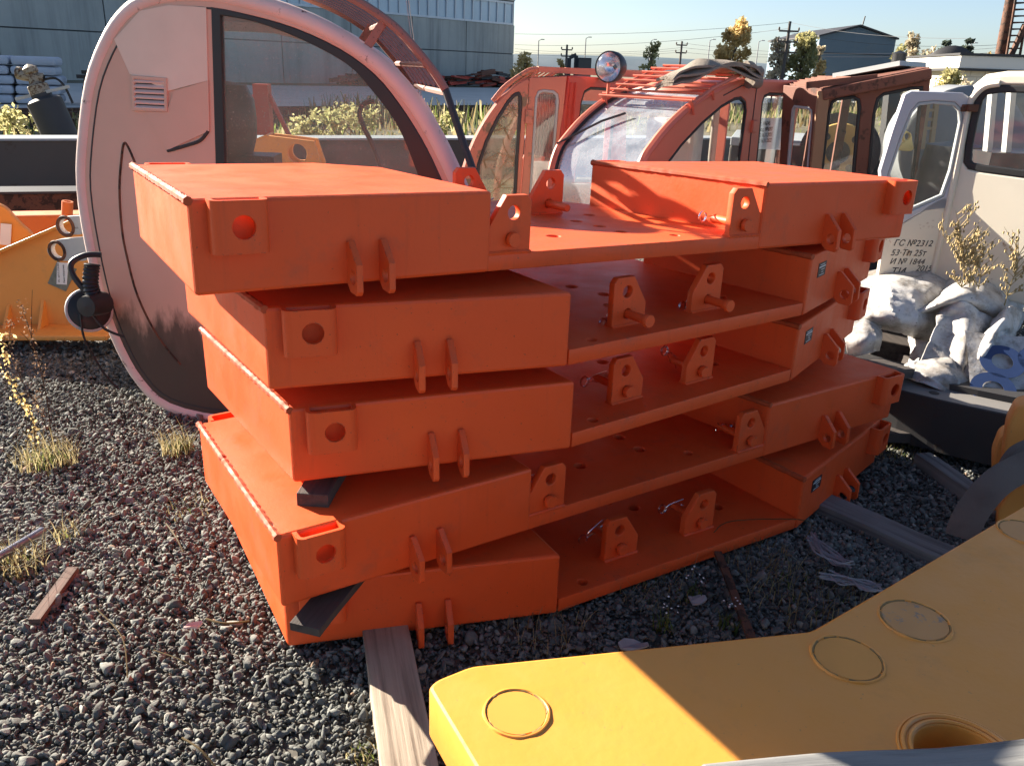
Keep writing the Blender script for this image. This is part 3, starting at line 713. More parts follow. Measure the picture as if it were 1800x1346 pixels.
    lt = thing('work_lamp', 'round black work lamp with a clear lens on the left end of the roof rack', 'lamp', lamp_c)
    ax = (CAM - lamp_c).normalized(); ax = (ax + Vector((-.62, 0, .0))).normalized()
    lm = MB(); Rr = .098
    lm.lathe([(Rr * .98, .03), (Rr * 1.02, .02), (Rr * 1.02, -.01), (Rr * .97, -.05), (Rr * .8, -.09), (Rr * .5, -.115), (0, -.12)], lamp_c, ax, 32); lm.build('housing', BLACK, lt, True)
    ln = MB(); ln.lathe([(Rr * .97, .022), (Rr * .85, .036), (Rr * .5, .052), (0, .058)], lamp_c, ax, 32); ln.build('lens', glass('lamp_lens', (.95, .97, 1, 1), .05, (.7, .72, .75, 1), .35), lt, True)
    rf = MB(); rf.lathe([(Rr * .94, .015), (Rr * .75, -.03), (Rr * .45, -.06), (.015, -.07)], lamp_c, ax, 32); rf.build('reflector', CHROME, lt, True)
    stm = MB(); stm.tube([lamp_c - UPZ * Rr * .9, lamp_c - UPZ * (Rr + .07), bb[1] + W * .98 + UPZ * .02], .011, 6); stm.build('bracket', CORAL, lt, True)
    # folded canvas hose on the rack
    hz_ = thing('canvas_sling', 'folded grey canvas sling lying across the roof rack of the coral cab', 'sling', bb[10] + W * .5)
    hp = [(1168, 140), (1185, 130), (1215, 118), (1240, 110), (1262, 111), (1290, 114), (1312, 119), (1325, 123)]
    yy = (bb[8] + W * .4).y
    m = MB(); a = cr_smooth([aty(x, y, yy + (i - 3) * .05) for i, (x, y) in enumerate(hp)], 6); n = len(a)
    for k_, (dz, wd2) in enumerate(((0, .07), (-.022, .08), (-.04, .075))):
        vs = []
        for i, p in enumerate(a):
            d = (a[min(i + 1, n - 1)] - a[max(i - 1, 0)]).normalized(); s_ = d.cross(UPZ).normalized(); r_ = .3 * math.sin(i * .25 + k_)
            cvec = (s_ * math.cos(r_) + UPZ * math.sin(r_)) * wd2; c0 = p + UPZ * (dz + .012 * noise.noise(p * 9 + Vector((k_, 0, 0))))
            vs += [c0 - cvec, c0 + cvec * .05 + UPZ * .02, c0 + cvec, c0 + cvec - UPZ * .014, c0 - UPZ * .0, c0 - cvec - UPZ * .014]
        fs = [(i * 6 + q, i * 6 + (q + 1) % 6, (i + 1) * 6 + (q + 1) % 6, (i + 1) * 6 + q) for i in range(n - 1) for q in range(6)]
        m.add(vs, fs + [tuple(range(6)), tuple((n - 1) * 6 + q for q in range(6))])
    m.build('webbing', simple('canvas', (.24, .20, .16), .9, 0, .35, 14, .5, 60), hz_, True)
    e = a[-1]; m = MB(); dr = (a[-1] - a[-4]).normalized()
    m.tube(cr_smooth([e - dr * .1, e, e + dr * .05 - UPZ * .01, e + dr * .07 - UPZ * .05, e + dr * .03 - UPZ * .08, e - dr * .03 - UPZ * .08], 4), [.038 + .008 * math.sin(i) for i in range(21)], 10)
    m.build('folded_end', bpy.data.materials['canvas'], hz_, True)
    return root
coral_cab()

# ------------------------------------------------------------------ second, weathered coral cab with broken glass
def old_coral_cab():
    P0 = aty(900, 330, 6.3); P0.z = 0; pl = Plane(P0, .12)
    root = thing('crane_cab', 'weathered coral cab with cracked door glass and a maroon curtain in its window', 'cab', P0)
    door = [(808, 400), (812, 330), (824, 280), (845, 232), (872, 190), (898, 163), (915, 150), (929, 143), (922, 240), (914, 335), (910, 420)]
    wd_ = [(834, 335), (838, 290), (852, 248), (872, 207), (890, 178), (903, 164), (912, 161), (917, 170), (917, 190), (912, 260), (908, 332), (905, 370), (832, 370)]
    a = pl.poly(wd_); d = link('door', plate(pl.poly(door), [a], .03, pl.mat(0), .006), CORALOLD, root)
    g = link('door_gasket', plate(a, [inset(a, .025)], .03, pl.mat(.004), .006), DARK, d)
    link('cracked_pane', plate(inset(a, .015), [], .006, pl.mat(0), .0006), glass('crazed_glass', (.8, .8, .74, 1), .33, (.50, .47, .38, 1), .15), d)
    cm = MB(); rd = random.Random(4); ctr = [(850, 283), (895, 275), (885, 225), (901, 193), (877, 328), (868, 206)]
    for cx, cy in ctr:                                              # crack lines run out from the points of impact
        for k in range(7):
            an = rd.uniform(0, 6.28); L_ = rd.uniform(12, 34); pts = [(cx, cy)]
            for s_ in range(4): an += rd.uniform(-.35, .35); pts.append((pts[-1][0] + math.cos(an) * L_ / 4, pts[-1][1] + math.sin(an) * L_ / 4))
            pts = [p for p in pts if 842 < p[0] < 911 and 180 < p[1] < 345 and (p[0] - 836) > (262 - p[1]) * .55]
            if len(pts) > 1: cm.tube([pl.at(*pl.uv(*p), .006) for p in pts], .0035, 4)
    cm.build('glass_crack', simple('crack_edge', (.25, .17, .09), .6), d)
    rear = [(930, 137), (996, 134), (985, 240), (974, 335), (970, 420), (912, 420), (916, 335), (924, 240)]
    w2 = [(940, 172), (945, 160), (955, 157), (973, 159), (981, 166), (982, 180), (974, 280), (969, 340), (967, 370), (927, 370), (930, 335), (936, 240)]
    a2 = pl.poly(w2); rp_ = link('rear_side_panel', plate(pl.poly(rear), [a2], .03, pl.mat(0), .006), CORALOLD, root)
    window(root, pl, a2, .004, glass('rear_glass', (.9, .9, .9, 1), .14), .02, GREYGIRD)
    cu = pl.poly([(940, 165), (978, 165), (972, 279), (932, 272)]); m = MB()
    n = 24; top = [(cu[0][0] + (cu[1][0] - cu[0][0]) * k / n, cu[0][1]) for k in range(n + 1)]; bot = [(cu[3][0] + (cu[2][0] - cu[3][0]) * k / n, cu[3][1] + (cu[2][1] - cu[3][1]) * k / n) for k in range(n + 1)]
    m.add([pl.at(u, v, -.04 + .008 * math.sin(k * 1.9)) for k, (u, v) in enumerate(top)] + [pl.at(u, v, -.04 + .01 * math.sin(k * 1.9)) for k, (u, v) in enumerate(bot)], [(k, k + 1, n + 2 + k, n + 1 + k) for k in range(n)])
    m.build('curtain', CURTAIN, root)
    wb = pl.poly([(930, 285), (974, 285), (968, 360), (926, 360)]); link('white_board', plate(wb, [], .01, pl.mat(-.05), .001), PAPER, root)
    hg = MB(); hg.box(pl.at(*pl.uv(929, 205), .02), (.05, .03, .1)); hg.build('hinge', CORALOLD, root, bevel=.005)
    # far end face (turned to the right) with its window
    P1 = pl.px(996, 134); P2 = pl.px(970, 420); ep = Plane((P1.x, P1.y, 0), 1.6)
    ef = [(997, 134), (1100, 138), (1096, 330), (1088, 420), (972, 420), (976, 335)]
    w3 = [(1018, 180), (1024, 160), (1036, 153), (1080, 156), (1075, 240), (1066, 320), (1008, 320), (1012, 240)]
    a3 = ep.poly(w3); link('end_panel', plate(ep.poly(ef), [a3], .03, ep.mat(0), .005), RED, root); window(root, ep, a3, .004, GLASSC, .02)
    rb = MB()
    for x0 in (1000, 1008): rb.tube([ep.at(*ep.uv(x0, 145), .018), ep.at(*ep.uv(x0 - 14, 330), .018)], .012, 6)
    rb.build('riveted_seam', RED, root)
    # back and left skins so that the cab is closed
    W = Vector((.25, 1.0, 0)).normalized() * 1.0
    dd = [pl.at(*pl.uv(*p), -.01) for p in door[:8]]
    strip(dd, W, 0, 6, 'windshield', GLASSC, root); 
    for o_ in (0, 1): pm = MB(); pm.tube(cr_smooth([p + W * o_ for p in dd], 3), .03, 7); pm.build('pillar', CORALOLD, root, True)
    strip([pl.at(*pl.uv(929, 139)), pl.at(*pl.uv(996, 135))], W, 0, 1, 'roof_skin', BROWN, root, .02)
    bw = [pl.at(*pl.uv(*p)) + W for p in [(812, 330), (996, 330)]]
    link('back_panel', plate([(0, .2), (1.0, .2), (1.0, 1.5), (.4, 1.5)], [[(.35, .5), (.9, .5), (.9, 1.35), (.45, 1.35)]], .02, frame4(bw[0] - UPZ * bw[0].z + UPZ * .0, pl.u, UPZ, pl.n), .003), CORALOLD, root)
    # visor strip over the door and roof rack
    vis = MB(); vp = cr_smooth([pl.at(*pl.uv(*p)) for p in [(866, 178), (885, 155), (907, 138), (930, 124), (945, 122)]], 5)
    for j in range(6):
        off = W * (.02 + j * .16); m_ = len(vp)
        vis.add([p + off for p in vp] + [p + off + W * .11 for p in vp], [(i, i + 1, m_ + i + 1, m_ + i) for i in range(m_ - 1)])
    vis.tube(vp, .018, 6); vis.tube([p + W for p in vp], .018, 6)
    vis.beam(vp[-1], vp[-1] + Vector((1.1, .55, -.02)), .03, .04); vis.beam(vp[-1] + W, vp[-1] + W + Vector((.7, .3, 0)), .03, .04)
    vis.beam(vp[-1] + Vector((.5, .3, -.05)), vp[-1] + Vector((1.2, .5, -.05)), .3, .015)
    vis.tube([vp[-1], pl.at(*pl.uv(932, 142))], .012, 6)
    vis.build('roof_visor', CORALOLD, root)
old_coral_cab()

# ------------------------------------------------------------------ brown primed cab
def brown_cab():
    P0 = aty(1500, 290, 5.6); P0.z = 0; pl = Plane(P0, -.2)
    root = thing('crane_cab', 'rusty brown cab shell between the coral cab and the white cab', 'cab', P0)
    ou = [(1447, 168), (1636, 130), (1632, 165), (1612, 300), (1596, 420), (1418, 420), (1436, 295)]
    w1 = [(1454, 200), (1460, 178), (1472, 171), (1500, 168), (1511, 174), (1513, 190), (1508, 240), (1503, 300), (1498, 360), (1434, 360), (1442, 295)]
    w2 = [(1533, 200), (1540, 172), (1552, 163), (1600, 153), (1622, 152), (1614, 240), (1606, 310), (1600, 370), (1518, 370), (1524, 300)]
    a1, a2 = pl.poly(w1), pl.poly(w2)
    link('side_panel', plate(pl.poly(ou), [a1, a2], .03, pl.mat(0), .005), BROWN, root)
    window(root, pl, a1, .004, GLASSC); window(root, pl, a2, .004, GLASSC)
    gu = MB(); gu.beam(pl.px(1444, 167) + pl.n * .03, pl.px(1634, 130) + pl.n * .03, .07, .07); gu.build('roof_gutter', BROWN, root, bevel=.01)
    # narrow face to the left
    ep = Plane((pl.px(1447, 168).x, pl.px(1447, 168).y, 0), -2.2)
    ef = [(1447, 156), (1380, 150), (1372, 300), (1364, 420), (1418, 420), (1436, 295)]
    w3 = [(1394, 192), (1398, 185), (1424, 188), (1430, 194), (1431, 205), (1424, 290), (1420, 350), (1382, 350), (1386, 280)]
    a3 = ep.poly(w3); link('front_panel', plate(ep.poly(ef), [a3], .03, ep.mat(0), .005), BROWN, root); window(root, ep, a3, .004, GLASSC, .018, GREYGIRD)
    po = MB(); po.beam(pl.px(1447, 160) + pl.n * .02, pl.px(1422, 400) + pl.n * .02, .07, .07, pl.u); po.build('corner_post', simple('tan_primer', (.30, .17, .09), .7), root, bevel=.008)
    # roof and far walls
    W = Vector((.12, 1, 0)).normalized() * 1.2
    A, B = pl.px(1447, 166), pl.px(1634, 130); W = W + UPZ * .0
    m = MB(); m.add([A, B, B + W, A + W], [(0, 1, 2, 3)]); r_ = m.build('roof', BROWN, root); so_ = r_.modifiers.new('solid', 'SOLIDIFY'); so_.thickness = .04
    rk = MB()
    for k in range(7): q = A.lerp(B, .05 + k * .07) - Vector((.1, 0, 0)); rk.beam(q + UPZ * .03 + W * .1, q + UPZ * .03 + W * .95, .03, .03)
    rk.beam(A + UPZ * .05 - Vector((.12, 0, 0)), A.lerp(B, .5) + UPZ * .04, .04, .04)
    rk.build('roof_slats', BROWN, root)
    hb = MB(); hb.beam(A.lerp(B, .45) + W * .55 + UPZ * .05, B + W * .3 + UPZ * .06, .35, .03); hb.build('roof_hatch', GREYGIRD, root)
    kb = MB(); kb.lathe([(.045, 0), (.045, .1), (.05, .11), (0, .13)], A.lerp(B, .9) + W * .4 + UPZ * .03, (0, 0, 1), 14); kb.build('roof_vent', BLACK, root, True)
    # far wall: open frame of posts
    fw = MB()
    for t in (0, .35, .7, 1): q = A.lerp(B, t) + W; fw.beam(q, Vector((q.x, q.y, .1)), .06, .06, pl.u)
    fw.beam(Vector((A.x, A.y, .55)) + W, Vector((B.x, B.y, .55)) + W, .04, .5)
    fw.build('far_frame', BROWN, root)
    # dark machine winch seen through its windows
    t2 = thing('winch_drum', 'yellow bolted winch wheel on a dark frame, seen through the brown cab window', 'winch', aty(1472, 275, 7.6))
    c = aty(1474, 268, 7.6); ax = Vector((-.42, -.9, .05)).normalized()
    wm = MB(); wm.lathe([(.08, .05), (.24, .05), (.25, .03), (.25, -.03), (.24, -.05)], c, ax, 36); wm.build('wheel', simple('dull_yellow', (.42, .26, .07), .7, 0, .3), t2, True)
    rm = MB(); rm.lathe([(.24, .06), (.34, .06), (.34, -.06), (.24, -.06)], c - ax * .06, ax, 36); rm.build('outer_ring', DARK, t2, True)
    x = ax.orthogonal().normalized(); y = ax.cross(x); bm_ = MB()
    for k in range(8): bm_.lathe([(.032, .053), (.032, .056), (0, .056)], c + (x * math.cos(k * .785) + y * math.sin(k * .785)) * .17, ax, 10)
    bm_.lathe([(.1, .06), (.1, .075), (0, .075)], c, ax, 20); bm_.build('bolt_holes', BLACK, t2, True)
    fm = MB(); fm.box(c - ax * .3 - UPZ * .2, (1.3, .3, .5)); fm.beam(c + Vector((.35, 0, .75)), c + Vector((.5, 0, -.8)), .12, .1, Vector((1, 0, 0))); fm.build('frame', DARK, t2)
brown_cab()

# ------------------------------------------------------------------ white cab with its door swung open
def white_cab():
    P0 = aty(1690, 420, 4.3); P0.z = 0; pl = Plane(P0, -1.0)
    root = thing('truck_cab', 'off-white crane cab with rust streaks and black-rubbered window, weeds at its foot', 'cab', (P0.x, P0.y, 0))
    ou = [(1638, 492), (1645, 460), (1668, 370), (1690, 260), (1703, 190), (1712, 155), (1735, 136), (1770, 131), (1830, 131), (1960, 140), (1960, 560), (1800, 535)]
    w = [(1695, 285), (1698, 255), (1708, 205), (1716, 172), (1730, 155), (1760, 150), (1810, 150), (1890, 155), (1885, 318), (1800, 312), (1725, 302), (1703, 297)]
    a = pl.poly(w); link('front_panel', plate(rpoly(pl.poly(ou), .03), [a], .03, pl.mat(0), .01), WHITE, root)
    window(root, pl, a, .006, GLASSC, .035)
    tr = MB(); tr.tube(cr_smooth([pl.at(*pl.uv(*p), .02) for p in [(1640, 485), (1668, 370), (1690, 265), (1703, 195), (1716, 168), (1735, 152), (1760, 147)]], 5), .016, 8); tr.build('gutter', WHITE, root, True)
    hg = MB()
    for x, y in ((1712, 190), (1699, 190)): hg.box(pl.at(*pl.uv(x, y), .025), (.05, .04, .035))
    hg.build('hinge', RUST, root, bevel=.006)
    # top, left return and back
    W = Vector((.85, .5, 0)).normalized() * 1.1
    tp = [pl.at(*pl.uv(*p), -.01) for p in [(1712, 155), (1735, 136), (1770, 131), (1830, 131), (1960, 140)]]
    strip(tp, W, 0, 4, 'roof', WHITE, root, .03)
    lf = [pl.px(1703, 190), pl.px(1712, 155)]
    bp = MB()
    for q in (tp[1] + W, tp[3] + W, tp[4] + W): bp.beam(q, Vector((q.x, q.y, 0)), .07, .07, pl.u)
    bp.beam(Vector((tp[1].x, tp[1].y, .5)) + W, Vector((tp[4].x, tp[4].y, .5)) + W, .05, 1.0); bp.build('rear_frame', WHITE, root)
    # left sides lower panel with stencilled letters (door post area, turned to the left)
    ep = Plane((pl.px(1640, 480).x, pl.px(1640, 480).y, 0), .1)
    lo = [(1641, 484), (1666, 372), (1655, 346), (1618, 372), (1580, 395), (1552, 415), (1530, 560), (1632, 560)]
    d_ = thing('cab_door', 'open door of the white cab with a grey-rimmed window and black stencilled letters', 'door', ep.P)
    link('lower_panel', plate(ep.poly(lo), [], .03, ep.mat(.0), .006), WHITE, d_)
    fr = [(1553, 410), (1545, 300), (1566, 230), (1588, 166), (1600, 160), (1690, 163), (1700, 170), (1668, 372), (1655, 348), (1618, 372)]
    wi = [(1560, 385), (1558, 305), (1580, 240), (1598, 195), (1612, 180), (1640, 177), (1676, 180), (1688, 192), (1690, 215), (1672, 300), (1656, 345), (1610, 365)]
    a2 = ep.poly(wi); link('window_frame', plate(ep.poly(fr), [a2], .035, ep.mat(0), .008), rusty('lilac_grey_paint', (.46, .46, .50), (.3, .15, .08, 1), .72, 4, .5), d_)
    window(d_, ep, a2, .004, GLASSC, .016, GREYGIRD)
    tm = []
    for i, (s_, x, y, sz) in enumerate([('ГС №2312', 1567, 431, .046), ('53·Тп 25т', 1562, 448, .046), ('И № 1844', 1560, 463, .044), ('2015', 1606, 475, .044), ('ТИ', 1560, 483, .06)]):
        u, v = ep.uv(x, y); tm.append(text_mesh(s_, sz, frame4(ep.at(u, v, .0165), ep.u, ep.v, ep.n), .0004, .25))
    link('stencil_lettering', join_meshes(tm), INK, d_)
    # stored jumble inside: seat back and rails
    st = MB(); st.lathe([(.0, -.3), (.18, -.28), (.2, 0), (.17, .22), (0, .25)], aty(1668, 320, 5.3), (0, 0, 1), 16); st.box(aty(1780, 290, 5.1), (.5, .4, .16)); st.build('seat', BLACK, root, True)
    rl = MB()
    for x0 in (1745, 1778): rl.beam(aty(x0, 160, 5.0), aty(x0 - 15, 330, 5.0), .05, .03, Vector((1, 0, 0)))
    rl.build('inner_pillar', simple('pale_lining', (.55, .55, .53), .7), root)
white_cab()

# ================================================================== LEFT YARD: girders and yellow machine parts
def girder(name, label, a, b, zt, h, w, mats, parent=None, lip=.04):
    a, b = Vector((a[0], a[1], zt)), Vector((b[0], b[1], zt)); d = (b - a).normalized(); nrm = Vector((d.y, -d.x, 0))
    t = thing(name, label, 'girder', (a + b) / 2 - UPZ * zt)
    fl = MB(); fl.beam(a - nrm * w / 2 - UPZ * .012, b - nrm * w / 2 - UPZ * .012, w, .024); fl.build('top_flange', mats[0], t, bevel=.004)
    wb = MB(); wb.beam(a - nrm * .03 - UPZ * (h / 2 + .012), b - nrm * .03 - UPZ * (h / 2 + .012), .02, h - .03)
    wb.build('web', mats[1], t)
    lf = MB(); lf.beam(a - nrm * w / 2 - UPZ * h, b - nrm * w / 2 - UPZ * h, w, .024); lf.build('lower_flange', mats[0], t, bevel=.004)
    return t
girder('steel_girder', 'long grey topped steel girder with a dark web running behind the cabs', (-7.2, 7.7), (3.2, 12.6), .74, .50, .42, (GREYGIRD, DARKGIRD))
sup = MB()
for q in ((-6.2, 8.4), (-3.6, 9.6), (-1.0, 10.8)):
    t = thing('timber_block', 'dark timber block under the long grey girder', 'timber', (q[0], q[1], 0), group='timber blocks under the girder'); m = MB(); m.box((q[0], q[1], .11), (.5, .3, .22)); o = m.build('block', WOODD, t, bevel=.01)
def rust_beam():
    t = thing('rusty_beam', 'rust brown box beam lying in front of the grey girder', 'beam', (-4.2, 6.5, 0)); m = MB()
    a, b = aty(-60, 338, 6.6), aty(330, 334, 7.6); m.beam(a - UPZ * .2, b - UPZ * .2, .3, .4); m.build('box', RUST, t, bevel=.01)
    e = MB(); e.beam(a + UPZ * .012, b + UPZ * .012, .34, .02); e.build('cover_strip', DARK, t)
rust_beam()
def orange_frame():
    t = thing('orange_frame', 'old orange steel frame with a short pipe stub, behind the yellow part', 'frame', aty(60, 395, 5.6)); m = MB()
    a, b = aty(-40, 376, 5.7), aty(200, 372, 5.9); m.beam(a - UPZ * .12, b - UPZ * .12, .2, .24); m.build('rail', ORANGE2, t, bevel=.01)
    p = MB(); c = aty(118, 372, 5.55); p.lathe([(.035, -.05), (.035, .07), (.022, .07), (.022, -.05)], c, (.2, 0, 1), 16); p.build('pipe_stub', ORANGE2, t, True)
orange_frame()
def yellow_left():
    pl = Plane(aty(60, 590, 4.55), .06); pl.P.z = 0
    t = thing('boom_section', 'yellow steel boom part with sloping flange, ribs and a printed card taped on', 'machine part', pl.P)
    pts = [(-140, 500), (0, 441), (158, 374), (230, 374), (230, 578), (-140, 572)]
    link('web_plate', plate(pl.poly(pts), [], .02, pl.mat(0), .004), YELLOW2, t)
    f = MB(); a, b = pl.px(-140, 502), pl.px(230, 344); f.beam(a, b, .16, .016, UPZ); f.build('top_flange', YELLOW, t, bevel=.003)
    lf = MB(); a, b = pl.px(-200, 572), pl.px(215, 574); lf.beam(a + pl.n * .05, b + pl.n * .05, .36, .03); lf.build('bottom_flange', YELLOW2, t, bevel=.008)
    for x in (25, 86):
        r_ = MB(); q0 = pl.px(x, 527 if x > 50 else 535); q1 = pl.px(x, 577); r_.prism([(0, 0), (.13, 0), (.015, (q0 - q1).z), (0, (q0 - q1).z)], -.008, .008, lambda X, Y, h: q1 + pl.n * X + UPZ * Y + pl.u * h); r_.build('rib', YELLOW2, t)
    # laminated card
    c = pl.poly([(103, 458), (137, 472), (118, 511), (86, 497)]); cd_ = link('printed_card', plate(c, [], .003, pl.mat(.014), .0005), simple('card_print', (.17, .19, .16), .4, 0, .5, 40), t)
    l2 = pl.poly([(103, 460), (123, 461), (120, 499), (102, 498)]); pp = link('paper_label', plate(l2, [], .002, pl.mat(.018), .0004), PAPER, cd_)
    u0 = Vector(pl.uv(108, 495)); m4 = frame4(pl.at(u0.x, u0.y, .0195), (pl.u * .1 + UPZ * .99).normalized(), (-pl.u * .99 + UPZ * .1).normalized(), pl.n)
    me = join_meshes([text_mesh('УС - 65717.17.50.000', .0125, m4), text_mesh('Рама поворотная', .0125, m4 @ Matrix.Translation((0, -.028, 0)))]); link('label_lettering', me, INK, pp)
    # curved lug plate behind with hanging white tag
    pb = Plane(aty(30, 400, 4.95), .06); pb.P.z = 0
    t2 = thing('yellow_lug_plate', 'curved yellow lug plate with a blank white tag at the left edge of the photo', 'machine part', pb.P)
    link('plate', plate(pb.poly(rpoly([(-120, 372), (-20, 352), (10, 362), (34, 390), (60, 412), (60, 470), (-120, 500)], 12)), [], .04, pb.mat(0), .006), YELLOW, t2)
    link('white_tag', plate(pb.poly([(6, 391), (25, 393), (23, 430), (4, 428)]), [], .003, pb.mat(.03), .0005), PAPER, t2)
yellow_left()
def yellow_bracket():
    pl = Plane(aty(480, 280, 5.6), .1); pl.P.z = 0
    t = thing('yellow_bracket', 'yellow steel bracket with a round hole, seen through the pink cab window', 'machine part', pl.P)
    o = pl.poly([(392, 272), (470, 238), (552, 248), (566, 290), (570, 340), (380, 340)])
    for off, nm in ((0, 'cheek_plate'), (-.2, 'cheek_plate')): link(nm, plate(o, [circ(*pl.uv(523, 270), .062, 24)], .03, pl.mat(off), .004), YELLOW2, t)
    f = MB(); f.beam(pl.px(380, 276) - pl.n * .1, pl.px(470, 238) - pl.n * .1, .24, .015); f.build('flange', YELLOW, t)
yellow_bracket()
def lamp_bundle():
    c = aty(157, 545, 3.55); t = thing('headlamp', 'black round headlamp with loose corrugated hose hanging at the rear edge of the pink cab', 'lamp', c)
    ax = (CAM - c).normalized(); ax = (ax + Vector((.25, 0, .15))).normalized()
    m = MB(); m.lathe([(0, .03), (.06, .028), (.088, .01), (.092, -.01), (.08, -.05), (.04, -.07), (0, -.072)], c, ax, 28); m.build('lamp_body', RUBBER, t, True)
    r_ = MB(); x = ax.orthogonal().normalized(); y = ax.cross(x); r_.tube([c + (x * math.cos(k * .2244) + y * math.sin(k * .2244)) * .092 for k in range(28)], .008, 6, True); r_.build('rim', GREYLUG, t, True)
    h = MB(); pts = cr_smooth([c + Vector(q) for q in [(.06, -.02, .02), (.03, -.05, .09), (-.02, -.05, .17), (-.03, -.03, .22), (.02, 0, .25), (.08, .02, .25)]], 8)
    h.tube(pts, .013, 8); p2 = cr_smooth([c + Vector(q) for q in [(.07, -.03, .03), (.05, -.05, .12), (.06, -.03, .22)]], 14); h.tube(p2, [.03 + .005 * (i % 2) for i in range(len(p2))], 10)
    h.lathe([(0, .06), (.045, .055), (.05, 0), (.05, -.06)], c + Vector((.07, -.08, .05)), (-.2, -1, .1), 16); h.build('hose', BLACK, t, True)
    k_ = MB(); k_.tube(cr_smooth([c + Vector(q) for q in [(-.005, -.07, .0), (.0, -.08, -.1), (.02, -.06, -.2), (.06, -.05, -.3), (.1, -.04, -.36)]], 5), .005, 5); k_.tube(cr_smooth([c + Vector(q) for q in [(.05, -.07, .0), (.1, -.08, -.06), (.17, -.06, -.1)]], 5), .006, 5); k_.build('cable', BLACK, t)
lamp_bundle()

# ================================================================== RIGHT YARD: slewing ring, tarpaulin, yellow part with sling, boards
def slew_ring():
    zt = .30; c = Vector((3.15, 5.05, 0)); q = atz(1600, 690, zt); r0 = (Vector((q.x, q.y, 0)) - c).length
    t = thing('slewing_ring', 'big dark rusty slewing ring with a row of bolt holes, under the white tarpaulin', 'machine part', c)
    m = MB(); m.lathe([(r0, .06), (r0, zt - .004), (r0 - .004, zt), (r0 - .2, zt), (r0 - .2, .06), (r0, .06)], c, (0, 0, 1), 96); m.build('ring_body', DARK, t)
    tp = MB(); tp.lathe([(r0 - .004, zt + .0015), (r0 - .16, zt + .0015)], c, (0, 0, 1), 96); tp.build('worn_face', rusty('worn_ring_face', (.20, .19, .18), (.30, .12, .05, 1), .62, 5, .5), t)
    st = MB(); st.lathe([(r0 - .16, zt + .0015), (r0 - .16, zt + .03), (r0 - .3, zt + .03), (r0 - .3, zt - .1)], c, (0, 0, 1), 96); st.build('inner_step', DARK, t)
    bh = MB()
    for k in range(36): a = k * 2 * math.pi / 36 + .03; bh.lathe([(.022, 0), (.022, .002), (0, .002)], c + Vector((math.cos(a) * (r0 - .07), math.sin(a) * (r0 - .07), zt + .0015)), (0, 0, 1), 12)
    bh.build('bolt_hole', BLACK, t)
    return c, r0, zt
RC, RR, RZ = slew_ring()
